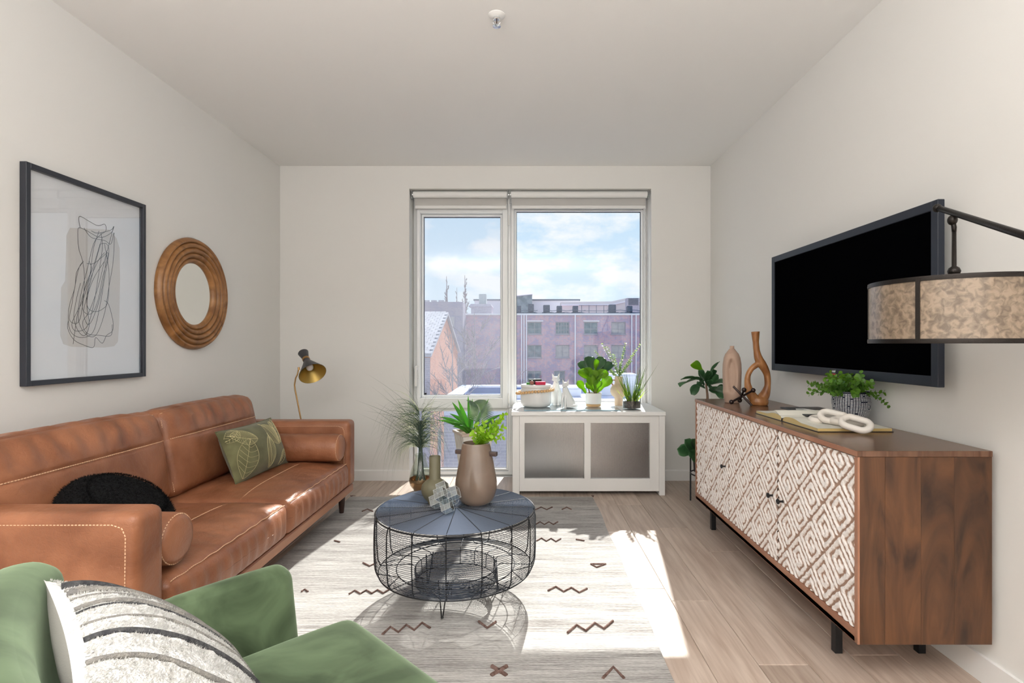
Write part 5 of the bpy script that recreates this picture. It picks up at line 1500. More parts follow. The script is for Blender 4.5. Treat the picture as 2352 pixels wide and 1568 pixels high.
# faceted fox figurines
fox_m = M('white_resin', (0.80, 0.80, 0.79), 0.4)
def fox(px, d, h, yaw, label, zbase):
    o_ = Vector((X(px, d), d, zbase))
    t = thing('fox_figurine', o_, label, 'figurine', 'white faceted foxes on the heater cover')
    m_ = Matrix.Translation(o_) @ Matrix.Rotation(yaw, 4, 'Z') @ Matrix.Scale(h, 4)
    # fox faces -y; sits upright, tail curls to +x
    def rings(sec, mb):
        n_ = len(sec[0]); vs = [p for s_ in sec for p in s_]; fs = []
        for i in range(len(sec) - 1):
            for k_ in range(n_):
                fs.append((i * n_ + k_, i * n_ + (k_ + 1) % n_, (i + 1) * n_ + (k_ + 1) % n_, (i + 1) * n_ + k_))
        fs += [tuple(reversed(range(n_))), tuple((len(sec) - 1) * n_ + k_ for k_ in range(n_))]
        mb.add(vs, fs)
    def el(cx, cy, z, rx, ry, n_=8, ph=.39): return [(cx + rx * math.cos(ph + 2 * PI * k_ / n_), cy + ry * math.sin(ph + 2 * PI * k_ / n_), z) for k_ in range(n_)]
    mb = MB(m_)
    rings([el(.06, .10, 0, .17, .20), el(.07, .11, .06, .21, .24), el(.06, .09, .20, .20, .22), el(.04, .03, .36, .155, .17), el(.01, -.03, .52, .115, .13), el(0, -.06, .64, .085, .10), el(0, -.07, .72, .06, .07)], mb)
    mb.build('body', fox_m, t)
    mb = MB(m_)
    for sx_ in (-.075, .045):
        rings([el(sx_, -.17, 0, .045, .06, 6), el(sx_, -.15, .04, .035, .045, 6), el(sx_, -.13, .25, .036, .045, 6), el(sx_ * .8, -.08, .48, .055, .06, 6)], mb)
    mb.build('front_legs', fox_m, t)
    mb = MB(m_)
    hz = .74
    hv = [(0, -.27, hz - .06), (-.13, -.05, hz - .01), (.13, -.05, hz - .01), (-.085, -.03, hz + .10), (.085, -.03, hz + .10), (0, -.14, hz + .085), (0, -.10, hz - .075), (-.09, .05, hz + .02), (.09, .05, hz + .02), (0, .08, hz + .07), (0, .05, hz - .05)]
    hf = [(0, 5, 1), (0, 2, 5), (5, 3, 1), (5, 2, 4), (5, 4, 3), (0, 1, 6), (0, 6, 2), (1, 3, 7), (2, 8, 4), (3, 4, 9), (3, 9, 7), (4, 8, 9), (1, 7, 10), (1, 10, 6), (2, 6, 10), (2, 10, 8), (7, 9, 10), (8, 10, 9)]
    mb.add(hv, hf)
    mb.build('head', fox_m, t)
    for sg in (-1, 1):
        mb = MB(m_)
        mb.add([(sg * .03, -.05, hz + .09), (sg * .11, -.04, hz + .06), (sg * .07, .04, hz + .08), (sg * .115, -.02, hz + .20)], [(0, 1, 3), (1, 2, 3), (2, 0, 3), (0, 2, 1)])
        mb.build('ear', fox_m, t)
    mb = MB(m_)
    tp = [Vector((.18, .22, .05)), Vector((.32, .12, .055)), Vector((.33, -.02, .06)), Vector((.22, -.14, .055)), Vector((.08, -.18, .04))]
    mb.tube(tp, [.03, .055, .06, .045, .01], 6)
    mb.build('tail', fox_m, t)
fox(1300, 4.34, .245, R(-28), 'white faceted fox figurine sitting nearest, right of the canister', TZ2)
fox(1276, 4.545, .285, R(10), 'taller white faceted fox figurine sitting behind the nearer fox', TZ2)
# fig plant in white pot
pc2 = Vector((X(1363, 4.43), 4.43, TZ2))
t = thing('small_fig_plant', pc2, 'bright green fig plant in a small white pot with a wooden band', 'plant')
MB().lathe([(.001, 0), (.060, 0), (.060, .006), (.0605, .02)], pc2, 36, cap1=False).build('wood_band', M('pot_band', (.60, .38, .18), .5), t, True, sharp=40)
MB().lathe([(.0605, .0205), (.0655, .022), (.0665, .10), (.0675, .103), (.0675, .110), (.062, .110), (.061, .098)], pc2, 40, cap0=False, cap1=False).build('pot', cer, t, True, sharp=40)
MB().lathe([(.001, .098), (.061, .098)], pc2, 24, cap0=False, cap1=False).build('soil', M('bark_soil', (.10, .06, .04), .95, bump=1, bscale=200), t)
for sx_ in (-.03, .008, .02):
    MB().tube([pc2 + Vector((sx_, 0, .095)), pc2 + Vector((sx_ * 1.3, 0, .14)), pc2 + Vector((sx_ * .6, 0, .20))], .006, 7).build('trunk', wd_m, t, True)
dd = 4.43
fl = [((1347, 905), (1326, 875), .085, fig_l, (0, -1, .5), .3), ((1366, 900), (1352, 862), .11, fig_l, (.2, -1, .3), .1), ((1370, 902), (1404, 865), .12, fig_l, (-.2, -1, .4), .1), ((1366, 885), (1330, 850), .11, fig_l, (0, -1, .6), .5),
      ((1366, 880), (1362, 850), .12, fig_l, (0, -1, .4), .5), ((1368, 880), (1392, 850), .12, fig_l, (0, -1, .5), .6), ((1360, 875), (1332, 830), .12, fig_d, (.3, -1, .2), .2), ((1362, 870), (1352, 818), .13, fig_d, (.1, -1, .1), .1),
      ((1364, 865), (1385, 820), .12, fig_d, (-.1, -1, .1), .1), ((1366, 862), (1369, 824), .07, fig_l, (.5, -1, 0), 0), ((1368, 872), (1406, 832), .11, fig_d, (-.3, -1, .4), .1), ((1362, 878), (1345, 845), .10, fig_l, (0, -1, .8), .6),
      ((1366, 870), (1380, 838), .10, fig_d, (.4, -1, .2), .2), ((1364, 900), (1345, 880), .09, fig_l, (.3, -1, .5), .3), ((1368, 902), (1376, 872), .09, fig_l, (0, -1, .2), .2), ((1364, 885), (1378, 850), .11, fig_l, (0, -1, .3), .4)]
for i, (a, b, wd, m_, up, dr_) in enumerate(fl):
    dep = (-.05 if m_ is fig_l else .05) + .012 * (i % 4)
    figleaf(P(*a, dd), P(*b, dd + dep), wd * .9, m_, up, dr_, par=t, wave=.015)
# beige jug with eucalyptus
bj = M('sand_ceramic', (0.66, 0.50, 0.36), 0.65, bump=.1, bscale=150)
cj = Vector((X(1421, 4.56), 4.56, TZ))
t = thing('ceramic_jug', cj, 'sand-coloured ceramic jug with small handle holding eucalyptus', 'vase')
MB().lathe([(.001, 0), (.034, 0), (.035, .004), (.035, .062), (.040, .070), (.060, .088), (.071, .115), (.071, .14), (.058, .168), (.038, .182), (.034, .19), (.033, .245), (.035, .247), (.030, .247), (.029, .20)], cj, 36, cap1=False).build('body', bj, t, True, sharp=50)
MB().tube([cj + Vector((-.033, 0, .215)), cj + Vector((-.052, -.005, .218)), cj + Vector((-.062, -.008, .200)), cj + Vector((-.056, -.008, .178)), cj + Vector((-.045, -.005, .172))], .0055, 8).build('handle', M('terracotta', (.52, .26, .14), .6), t, True)
eu = leafM('eucalyptus_leaf', (0.16, 0.27, 0.19), (0.34, 0.46, 0.34), .5, .35)
q = thing('eucalyptus', cj + Vector((0, 0, .24)), 'eucalyptus sprigs standing in the sand-coloured jug', 'plant')
lm, sm = MB(), MB(); rn = random.Random(4)
for (px, py, dp) in ((1368, 806, -.02), (1385, 790, 0), (1396, 798, .03), (1380, 830, -.05), (1436, 790, 0), (1434, 800, -.04), (1468, 792, 0), (1458, 806, .03), (1410, 815, .05), (1448, 830, -.04), (1395, 842, -.06), (1425, 835, .02)):
    tip = P(px, py, 4.56 + dp); b0 = cj + Vector((rn.uniform(-.015, .015), 0, .235)); d = tip - b0
    sprig(lm, sm, b0, d, d.length, 15, .017, 0.05, rn, ll=.02)
lm.build('foliage', eu, q, True, kind='stuff'); sm.build('stems', bx_s, q, kind='stuff')
# glass bowl of grass
cg = Vector((X(1451, 4.27), 4.27, TZ))
t = thing('potted_grass', cg, 'tall green grass in a clear glass pot at the right end of the heater cover', 'plant')
gl = glassM('clear_glass', (.95, .97, .97), .14)
MB().lathe([(.062, 0), (.070, .004), (.0725, .012), (.073, .095), (.0705, .0955), (.0700, .014), (.001, .012)], cg, 40).build('pot', gl, t, True, sharp=40)
MB().lathe([(.001, .0125), (.0685, .0135), (.0690, .060), (.05, .068), (.001, .066)], cg, 32).build('soil', M('dark_soil', (.035, .028, .025), .9, col2=(.14, .11, .09), scale=90, bump=1, bscale=150), t, True)
grs = leafM('grass_blade', (0.03, 0.08, 0.015), (0.10, 0.20, 0.03), .4, .3); grl = leafM('grass_blade_light', (0.20, 0.36, 0.03), (0.38, 0.55, 0.08), .4, .5)
for nm, cnt_, mat_, hr in (('blades', 95, grs, (.17, .34)), ('young_blades', 60, grl, (.10, .17))):
    gm = MB(); rn = random.Random(cnt_)
    for i in range(cnt_):
        a = rn.random() * 2 * PI; r_ = rn.uniform(0, .045); sp = rn.uniform(.1, 1.0)
        el = 1.52 - sp * (.5 if nm == 'blades' else .75)
        gm.leaf(cg + Vector((r_ * math.cos(a), r_ * math.sin(a), .062)), (math.cos(a) * math.cos(el), math.sin(a) * math.cos(el) * .7, math.sin(el)), (-math.sin(a), math.cos(a), .2), rn.uniform(*hr), rn.uniform(.0028, .005), 'blade', rn.uniform(.05, .3), .2, 6, 0, 1)
    gm.leaf(cg + Vector((.03, 0, .062)), (.42, -.15, .80), (0, 1, 0), .37, .004, 'blade', .1, .2, 6, 0, 1)
    gm.build(nm, mat_, t, True, kind='stuff')
# ------------------------------------------------------------------ floor plants left of the heater cover
cv = Vector((X(966, 4.25), 4.25, 0))
t = thing('glass_vase', cv, 'teardrop smoked glass vase with copper base on the floor by the window', 'vase')
sg_m = glassM('smoked_glass', (.80, .84, .78), .16)
MB().lathe([(.03, 0.0), (.05, .004), (.082, .05), (.091, .085), (.088, .12), (.070, .18), (.048, .24), (.040, .27), (.046, .295)], cv, 44, cap0=True, cap1=False).build('bowl', sg_m, t, True)
MB().lathe([(.028, 0.003), (.048, .006), (.080, .051), (.0888, .085), (.087, .105)], cv, 44, cap0=True, cap1=False).build('copper_base', M('copper_film', (.62, .36, .20), .14, .85), t, True)
q = thing('hair_grass', cv + Vector((0, 0, .28)), 'wispy grey-green ponytail grass spraying from the smoked glass vase', 'plant')
hg_d = leafM('wispy_dark', (0.035, 0.065, 0.05), (0.10, 0.15, 0.12), .5, .15); hg_l = leafM('wispy_pale', (0.30, 0.36, 0.32), (0.52, 0.58, 0.52), .5, .3)
for nm, cnt_, mat_, seed in (('dark_strands', 430, hg_d, 1), ('pale_strands', 130, hg_l, 2)):
    gm = MB(); rn = random.Random(seed)
    for i in range(cnt_):
        a = rn.random() * 2 * PI
        lvl = rn.choice((.10, .16, .26, .34))
        b0 = cv + Vector((.012 * math.cos(a), .012 * math.sin(a), .27 + lvl * rn.uniform(.7, 1.1)))
        el = rn.uniform(.15, 1.25)
        if a > PI * .5 and a < PI * 1.5: ln = rn.uniform(.25, .58)
        else: ln = rn.uniform(.18, .42)
        dr_ = rn.uniform(2.2, 6.0) if rn.random() < .88 else .3
        sy_ = .55 if math.sin(a) < 0 else .05
        gm.leaf(b0, (math.cos(a) * math.cos(el), math.sin(a) * math.cos(el) * sy_, math.sin(el)), (-math.sin(a), math.cos(a), 0), ln * (.8 if math.sin(a) > .5 else 1), rn.uniform(.0018, .0038), 'blade', dr_, .1, 11, 0, 1)
    gm.build(nm, mat_, q, True, kind='stuff')
sm = MB(); rn = random.Random(9)
for i in range(26):
    a = rn.random() * 2 * PI
    sm.tube([cv + Vector((.05 * math.cos(a), .05 * math.sin(a), .02)), cv + Vector((.02 * math.cos(a + 1), .02 * math.sin(a + 1), .2)), cv + Vector((.012 * math.cos(a), .012 * math.sin(a), .42)), cv + Vector((.016 * math.cos(a), .016 * math.sin(a), .56))], .003, 5)
sm.build('stems', hg_d, q, kind='stuff')
# tapered square planter
cp = Vector((X(1086, 4.34), 4.36, 0))
t = thing('square_planter', cp, 'tall tapered square planter with a leafy green plant by the low window pane', 'plant')
pm2 = Matrix.Translation(cp) @ Matrix.Rotation(R(24), 4, 'Z')
def fr4(a, b, z0_, z1_): return [(-a, -a, z0_), (a, -a, z0_), (a, a, z0_), (-a, a, z0_), (-b, -b, z1_), (b, -b, z1_), (b, b, z1_), (-b, b, z1_)]
MB(pm2).add(fr4(.075, .125, 0, .44), [(0, 3, 2, 1), (0, 1, 5, 4), (1, 2, 6, 5), (2, 3, 7, 6), (3, 0, 4, 7)]).build('pot', M('pale_bark_weave', (.62, .58, .52), .7, col2=(.78, .76, .72), scale=40, stretch=(1, 1, .3), bump=.4, bscale=60), t)
rim = MB(pm2)
for (a, b, c_, d_) in ((-.135, .135, -.135, -.112), (-.135, .135, .112, .135), (-.135, -.112, -.112, .112), (.112, .135, -.112, .112)):
    rim.cbox(a, b, c_, d_, .44, .462, .002)
rim.build('rim', M('planter_rim', (.58, .46, .38), .5), t)
MB(pm2).box(-.11, .11, -.11, .11, .42, .445).build('soil', M('moss_soil', (.10, .06, .03), .95, col2=(.22, .14, .07), scale=60, bump=1, bscale=100), t)
snl = leafM('dracaena_leaf', (0.04, 0.20, 0.03), (0.16, 0.42, 0.07), .32, .4); sng = leafM('silver_leaf', (0.05, 0.12, 0.07), (0.19, 0.28, 0.20), .4, .12)
pd = 4.34
sw = [((1078, 990), (1040, 925), .075, snl, .45), ((1078, 985), (1052, 918), .07, snl, .1), ((1080, 985), (1075, 908), .05, snl, 0), ((1084, 985), (1085, 915), .05, snl, 0), ((1088, 985), (1122, 917), .05, snl, .2),
      ((1078, 992), (1010, 965), .08, snl, .8), ((1078, 992), (1012, 958), .07, snl, .7), ((1078, 994), (1042, 978), .08, snl, 1.2), ((1080, 994), (1068, 978), .075, snl, 1.6), ((1095, 992), (1150, 952), .07, snl, .6),
      ((1096, 990), (1152, 965), .07, sng, .5), ((1094, 994), (1140, 975), .06, snl, .7), ((1082, 990), (1035, 950), .07, snl, .7), ((1074, 994), (1035, 968), .07, snl, .8)]
for i, (a, b, wd, m_, dr_) in enumerate(sw):
    figleaf(P(*a, pd), P(*b, pd + (.08 if i % 3 == 0 else -.08)), wd * .62, m_, (0, -1, .35), dr_, 'lance', 0.004, t)
# cycad-like feathered frond in the same planter
fr_ = MB(); b0 = P(1101, 990, pd - .06)
mid = [P(1101, 990, pd - .06), P(1101, 965, pd - .07), P(1100, 945, pd - .07), P(1095, 930, pd - .06), P(1088, 924, pd - .05)]
a, b = smooth(mid, [.003] * 5, 6); fr_.tube(a, .0025, 5)
for i, p_ in enumerate(a[4:]):
    u = i / (len(a) - 5)
    for sg in (-1, 1):
        fr_.leaf(p_, (sg * .9, -.2, .5 + .3 * (1 - u)), (0, -1, .2), (.13 if sg > 0 else .10) * (1 - .55 * u) + .02, .013, 'lance', .5, .1, 5, 0, 1)
fr_.build('frond', sng, t, True)
# ------------------------------------------------------------------ rug
rug_m = bpy.data.materials.new('flatweave_wool'); rug_m.use_nodes = True
n6 = rug_m.node_tree; b6 = n6.nodes['Principled BSDF']; k6 = n6.links.new; b6.inputs['Roughness'].default_value = .95; b6.inputs['Specular IOR Level'].default_value = .1
tx6 = n6.nodes.new('ShaderNodeTexCoord')
def stretched(scale, sc_, det=5):
    m_ = n6.nodes.new('ShaderNodeMapping'); m_.inputs['Scale'].default_value = sc_; k6(tx6.outputs['Object'], m_.inputs[0])
    q_ = n6.nodes.new('ShaderNodeTexNoise'); q_.inputs['Scale'].default_value = scale; q_.inputs['Detail'].default_value = det; k6(m_.outputs[0], q_.inputs[0]); return q_
na = stretched(6, (.9, 42, 1), 7); nb = stretched(30, (2, 16, 1)); nc = stretched(2.0, (.4, 5, 1), 3)
ad6 = n6.nodes.new('ShaderNodeMath'); ad6.operation = 'ADD'; k6(na.outputs[0], ad6.inputs[0])
mu6 = n6.nodes.new('ShaderNodeMath'); mu6.operation = 'MULTIPLY'; mu6.inputs[1].default_value = .55; k6(nb.outputs[0], mu6.inputs[0]); k6(mu6.outputs[0], ad6.inputs[1])
ad7 = n6.nodes.new('ShaderNodeMath'); ad7.operation = 'MULTIPLY_ADD'; ad7.inputs[1].default_value = .55; k6(nc.outputs[0], ad7.inputs[0]); k6(ad6.outputs[0], ad7.inputs[2])
r6 = n6.nodes.new('ShaderNodeValToRGB'); r6.color_ramp.elements[0].position = .82; r6.color_ramp.elements[1].position = 1.10
r6.color_ramp.elements[0].color = (.62, .60, .57, 1); r6.color_ramp.elements[1].color = (.19, .175, .165, 1)
mr6 = n6.nodes.new('ShaderNodeMapRange'); mr6.inputs[1].default_value = 0; mr6.inputs[2].default_value = 1.4; mr6.inputs[4].default_value = 1.0
r6.color_ramp.elements[0].position = .58; r6.color_ramp.elements[1].position = .92
k6(ad7.outputs[0], mr6.inputs[0]); k6(mr6.outputs[0], r6.inputs[0]); k6(r6.outputs[0], b6.inputs['Base Color'])
bp6 = n6.nodes.new('ShaderNodeBump'); bp6.inputs['Strength'].default_value = .7; bp6.inputs['Distance'].default_value = .004
nd = stretched(110, (.6, 3, 1), 2); k6(nd.outputs[0], bp6.inputs['Height']); k6(bp6.outputs[0], b6.inputs['Normal'])
RX0, RX1, RY0, RY1 = -1.33, .515, 1.15, 4.06
t = thing('area_rug', (-.4, 2.6, 0), 'pale grey flatweave rug with brown zigzag marks under the coffee table', 'rug')
vs = []; fs = []
NX, NYr = 40, 60
for j in range(NYr + 1):
    for i in range(NX + 1):
        xx = RX0 + (RX1 - RX0) * i / NX; yy = RY0 + (RY1 - RY0) * j / NYr
        if i in (0, NX): xx += .004 * math.sin(yy * 9)
        vs.append((xx, yy, .009 + .0012 * noise.noise(Vector((xx * 3, yy * 3, 0)))))
n_ = len(vs)
for (a, b, c_) in list(vs): vs.append((a, b, .0005))
W1 = NX + 1
for j in range(NYr):
    for i in range(NX):
        q = j * W1 + i; fs.append((q, q + 1, q + W1 + 1, q + W1)); fs.append((n_ + q, n_ + q + W1, n_ + q + W1 + 1, n_ + q + 1))
for i in range(NX):
    fs.append((i, n_ + i, n_ + i + 1, i + 1)); q = NYr * W1 + i; fs.append((q, q + 1, n_ + q + 1, n_ + q))
for j in range(NYr):
    q = j * W1; fs.append((q, q + W1, n_ + q + W1, n_ + q)); q += NX; fs.append((q, n_ + q, n_ + q + W1, q + W1))
MB().add(vs, fs).build('weave', rug_m, t)
zig_m = M('brown_yarn', (.12, .065, .05), .95, col2=(.22, .14, .12), scale=60, bump=1, bscale=400)
def FP(cx_, cy_):
    px, py = 600 + cx_ / 2.352, 1120 + cy_ / 2.352
    d = (CH - .010) * F / (py - 790); return Vector(((px - 1207) / F * d, d, .0115))
zz = [((1482, 112), (1572, 112), 3, 14), ((1482, 192), (1602, 192), 5, 14), ((1488, 280), (1618, 284), 5, 16), ((1625, 112), (1675, 112), 2, 12), ((1700, 276), (1746, 290), 1, 6), ((545, 122), (602, 122), 2, 12), ((395, 284), (425, 296), 1, 4),
      ((550, 415), (622, 415), 2, -18), ((475, 566), (690, 560), 7, 18), ((218, 556), (252, 556), 2, 12), ((1550, 545), (1760, 558), 5, 24), ((655, 776), (912, 742), 6, 34), ((1655, 766), (1900, 738), 5, 36), ((1175, 740), (1268, 742), 2, -34), ((1845, 1000), (1960, 1000), 2, 60)]
for (a, b, n_, amp) in zz:
    pts = []
    for i in range(n_ + 1):
        u = i / n_
        pts.append(FP(a[0] + (b[0] - a[0]) * u, a[1] + (b[1] - a[1]) * u + (amp / 2 if i % 2 == 0 else -amp / 2)))
    MB().tube(pts, .0055 if amp > 20 or amp < -20 else .0048, 6).build('zigzag_motif', zig_m, t)
MB().tube([FP(1780, 412), FP(1812, 430), FP(1862, 412)], .004, 6).tube([FP(1780, 412), FP(1860, 412)], .004, 6).build('triangle_motif', zig_m, t)
MB().tube([FP(1245, 965), FP(1325, 1015)], .0075, 6).tube([FP(1328, 965), FP(1242, 1015)], .0075, 6).build('cross_motif', zig_m, t)
tas = MB(); rn = random.Random(6)
for (cx_, cy_) in ((RX1, RY1), (RX0, RY1)):
    for i in range(14):
        tas.tube([(cx_, cy_, .006), (cx_ + rn.uniform(-.012, .012), cy_ + .022, .012), (cx_ + rn.uniform(-.02, .02), cy_ + .05, .003)], .0016, 4)
tas.build('corner_tassels', zig_m, t, kind='stuff')
# ------------------------------------------------------------------ wire coffee table
wire_t = M('sky_sheen_wire', (0.17, 0.21, 0.29), 0.38, 0.85)  # lighter, bluer copy of the wire, sky reflection put into the colour
wire = M('dark_wire', (0.05, 0.06, 0.08), 0.4, 0.8)
bar = M('black_bar', (0.012, 0.012, 0.014), 0.4, .4)
TC = Vector((-.319, 2.455, 0)); TR = .362; TT = .42; TB = .152
t = thing('coffee_table', TC, 'round drum coffee table woven of thin black wire rings', 'table')
def circ(r, z, n_=72, wob=0.0, ph=0):
    return [TC + Vector((r * math.cos(2 * PI * i / n_) * (1 + wob * math.sin(i * 3 + ph)), r * math.sin(2 * PI * i / n_) * (1 + wob * math.sin(i * 3 + ph)), z)) for i in range(n_)]
tp = MB()
NT = 92
for i in range(NT):
    r_ = .012 + (TR - .016) * i / NT
    tp.tube(circ(r_, TT - .0020 + .0012 * (i % 2), 64 if r_ > .1 else 32), .00165, 4, True)
tp.build('top_rings', wire_t, t, kind='stuff')
sdm = MB(); rn = random.Random(1)
for i in range(33):
    u = (i + .5) / 33
    z_ = TB + .004 + (TT - TB - .012) * u
    e_ = 1 - .035 * (max(0, 1 - u * 5) ** 2) - .02 * max(0, (u - .93) / .07) ** 2 + .012 * math.sin(PI * u)
    c_ = circ(TR * e_, z_, 72)
    a_ = rn.random() * 6; m2_ = rn.uniform(-.0028, .0028)
    c_ = [p + Vector((0, 0, m2_ * math.sin(2 * PI * k_ / 72 * 2 + a_))) for k_, p in enumerate(c_)]
    sdm.tube(c_, .0011, 4, True)
sdm.build('side_rings', wire, t, kind='stuff')
NRb = 16
for k_ in range(NRb):
    a = -PI / 2 + .02 + 2 * PI * k_ / NRb
    cs = Vector((math.cos(a), math.sin(a), 0))
    pts = [TC + cs * .012 + Vector((0, 0, TT - .0016)), TC + cs * (TR - .014) + Vector((0, 0, TT - .0016)), TC + cs * (TR - .004) + Vector((0, 0, TT - .012)), TC + cs * (TR * 1.006) + Vector((0, 0, TT - .04)), TC + cs * (TR * 1.008) + Vector((0, 0, .27)), TC + cs * (TR * .99) + Vector((0, 0, TB + .03)), TC + cs * (TR * .955) + Vector((0, 0, TB + .002))]
    MB().tube(pts, .0026, 6).build('rib', bar, t)
    if k_ % 1 == 0:
        pts = [TC + cs * (TR * .955) + Vector((0, 0, TB + .002)), TC + cs * .205 + Vector((0, 0, TB + .008)), TC + cs * .186 + Vector((0, 0, TB - .004)), TC + cs * .182 + Vector((0, 0, .085))]
        if k_ % 2 == 0 or math.sin(a) > .3: MB().tube(pts, .002, 5).build('spoke', bar, t)
for (r_, z_, w_) in ((TR * .997, TT - .006, .0028), (TR * .957, TB + .002, .0028), (.268, TB + .006, .0024), (.186, TB, .0022), (.182, .085, .0026)):
    MB().tube(circ(r_, z_, 80), w_, 6, True).build('hoop', bar, t)
inn = MB()
for i in range(15):
    inn.tube(circ(.185 - .003 * math.sin(i * .4), .088 + (TB - .090) * i / 14, 56, .006, i * .7), .0011, 4, True)
inn.build('inner_drum_rings', wire, t, kind='stuff')
fl_ = MB()
for i in range(24):
    fl_.tube(circ(.012 + .168 * i / 24, .084, 44), .0011, 4, True)
fl_.build('inner_floor_rings', wire, t, kind='stuff')
out_ = MB()
for i in range(8):
    out_.tube(circ(.30 + .044 * i / 8, TB + .004 - .001 * i / 16, 60), .0010, 4, True)
out_.build('bottom_rings', wire, t, kind='stuff')
for k_ in range(8):     # zigzag braces between the rim and the drum
    a0_ = 2 * PI * k_ / 8 + .3; a1_ = a0_ + .22; a2_ = a0_ + .44
    def PT(a, r_, z_): return TC + Vector((r_ * math.cos(a), r_ * math.sin(a), z_))
    MB().tube([PT(a0_, TR * .955, TB + .004), PT(a1_, .268, TB + .004), PT(a2_, TR * .955, TB + .004)], .002, 5).build('brace', bar, t)
for k_ in range(3):
    a = -PI / 2 - .17 + k_ * 2 * PI / 3
    cs = Vector((math.cos(a), math.sin(a), 0)); sn = Vector((-math.sin(a), math.cos(a), 0))
    ft = TC + cs * .20 + Vector((0, 0, .0125))
    MB().tube([TC + cs * .186 - sn * .022 + Vector((0, 0, TB + .010)), ft - sn * .003 + Vector((0, 0, .004)), ft, ft + sn * .003 + Vector((0, 0, .004)), TC + cs * .186 + sn * .022 + Vector((0, 0, TB + .010))], .0028, 6).build('leg', bar, t)
    MB().lathe([(.006, 0), (.0065, .003), (.004, .008)], ft - Vector((0, 0, .0015)), 12).build('foot', bar, t)
TZ3 = TT + .0013
# ------------------------------------------------------------------ on the coffee table
bv = Vector((X(1093, 2.50), 2.515, TZ3))
t = thing('stoneware_vase', bv, 'large glossy brown stoneware vase with block handles holding a green succulent', 'vase')
gz = M('brown_glaze', (.15, .105, .078), .06, col2=(.23, .165, .125), scale=3.5, coat=.6, rough2=.2)
prof = [(.001, .001), (.052, .0), (.068, .006), (.083, .022), (.094, .05), (.0985, .08), (.096, .115), (.088, .16), (.077, .22), (.068, .268), (.0655, .281), (.063, .284), (.0600, .282), (.060, .25)]
a, b = smooth([Vector((r_, h_, 0)) for r_, h_ in prof], [0] * len(prof), 3)
MB().lathe([(p.x, p.y) for p in a], bv, 56, cap1=False, sqy=.92).build('body', gz, t, True, sharp=70)
tmz = Matrix.Translation(bv)
hb = M('handle_glaze', (.07, .045, .04), .4)
MB(tmz @ Matrix.Rotation(R(-18), 4, 'Z')).rbox(.079, -.0, .237, .052, .024, .021, .004, 0, 2).build('handle', hb, t)
MB(tmz @ Matrix.Rotation(R(-18), 4, 'Z')).rbox(-.079, .0, .237, .052, .024, .021, .004, 0, 2).build('handle', hb, t)
MB().lathe([(.001, .262), (.060, .262)], bv, 24, cap0=False, cap1=False, sqy=.9).build('soil', M('table_soil', (.04, .03, .025), .95, bump=1, bscale=150), t)
q = thing('succulent', bv + Vector((0, 0, .26)), 'lime green string succulent spilling from the brown stoneware vase', 'plant')
suc = leafM('lime_leaf', (0.16, 0.36, 0.02), (0.40, 0.62, 0.06), .4, .45)
rn = random.Random(15)
for (px, py, nl, dr_) in ((1147, 967, 13, .1), (1143, 990, 12, .5), (1141, 1006, 10, 1.1), (1125, 985, 10, .2), (1110, 984, 9, .1), (1096, 990, 9, .1), (1088, 1010, 7, .6), (1132, 1016, 9, 1.6), (1118, 1010, 8, 1.2), (1138, 975, 10, .2), (1105, 1002, 8, .8), (1126, 1000, 9, .8)):
    tip = P(px, py, 2.46); b0 = bv + Vector((.012, -.01, .264)); d = tip - b0
    lm, sm = MB(), MB(); sprig(lm, sm, b0, d + Vector((0, 0, .06 * dr_)), d.length * 1.12 + .02, nl, .0175, dr_, rn, ll=.022)
    lm.v = sm.v * 0 + lm.v; lm.add([v for v in sm.v], sm.f); lm.build('sprig', suc, q, True, kind='stuff')
ol = M('olive_glaze', (.115, .105, .06), .55, col2=(.145, .13, .08), scale=4)
ov = Vector((X(998, 2.50), 2.51, TZ3))
t = thing('bottle_vase', ov, 'olive brown bottle vase with straight neck on the coffee table', 'vase')
prof = [(.001, 0), (.030, 0), (.033, .006), (.034, .012), (.050, .028), (.061, .050), (.064, .070), (.060, .088), (.046, .104), (.030, .114), (.0262, .119), (.0262, .220), (.0245, .2225), (.0228, .220), (.0228, .16)]
MB().lathe(prof, ov, 44, cap1=False).build('body', ol, t, True, sharp=40)
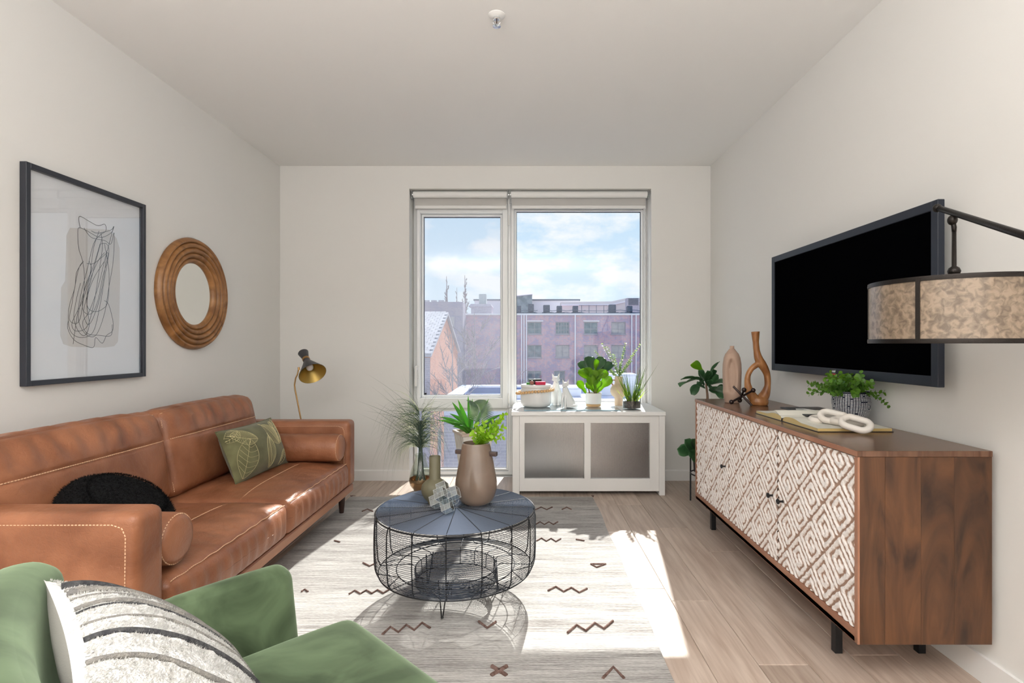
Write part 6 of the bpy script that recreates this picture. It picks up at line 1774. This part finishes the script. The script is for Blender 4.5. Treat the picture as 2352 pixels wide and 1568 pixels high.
# crystal puzzle of glass bars
cr = bpy.data.materials.new('crystal'); cr.use_nodes = True
b7 = cr.node_tree.nodes['Principled BSDF']; b7.inputs['Transmission Weight'].default_value = 1; b7.inputs['Roughness'].default_value = .01; b7.inputs['IOR'].default_value = 1.5; b7.inputs['Base Color'].default_value = (.97, .99, .99, 1)
s_ = .0218
rotm = Matrix.Rotation(R(22), 4, 'Z') @ Vector((1, 1, 1)).rotation_difference(Vector((.10, -.22, 1))).to_matrix().to_4x4()
cells = set()
for i in range(-3, 3):
    for j in (-1, 0):
        for k_ in (-1, 0):
            cells |= {(i, j, k_), (j, i, k_), (j, k_, i)}
vidx = {}; vs = []; fs = []
def vi(p):
    if p not in vidx: vidx[p] = len(vs); vs.append(Vector(p) * s_)
    return vidx[p]
for c_ in cells:
    for ax_ in range(3):
        for sg in (0, 1):
            nb_ = list(c_); nb_[ax_] += 1 if sg else -1
            if tuple(nb_) in cells: continue
            u_, v_ = (ax_ + 1) % 3, (ax_ + 2) % 3
            q4 = []
            for (du, dv) in ((0, 0), (1, 0), (1, 1), (0, 1)):
                p_ = list(c_); p_[ax_] += sg; p_[u_] += du; p_[v_] += dv; q4.append(vi(tuple(p_)))
            fs.append(tuple(q4 if sg else q4[::-1]))
zmin = min((rotm @ v).z for v in vs)
cc_ = Vector((X(1022, 2.37), 2.37, TZ3 - zmin))
t = thing('crystal_puzzle', (cc_.x, cc_.y, TZ3), 'interlocking clear crystal block puzzle tilted on its corner on the coffee table', 'ornament')
o = MB(Matrix.Translation(cc_) @ rotm).add(vs, fs).build('crystal_blocks', glassM('crystal_sheet', (.74, .81, .83), .60), t)
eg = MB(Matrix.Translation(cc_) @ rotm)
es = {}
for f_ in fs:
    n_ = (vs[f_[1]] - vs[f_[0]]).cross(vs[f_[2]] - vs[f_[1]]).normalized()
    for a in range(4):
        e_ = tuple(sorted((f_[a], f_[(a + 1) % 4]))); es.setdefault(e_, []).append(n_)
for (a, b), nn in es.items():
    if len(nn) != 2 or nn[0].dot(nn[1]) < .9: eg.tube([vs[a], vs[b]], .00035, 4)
eg.build('painted_glints', M('crystal_edge_glint', (.85, .9, .92), .1), t)  # white tubes paint the highlights along the clear crystal's edges
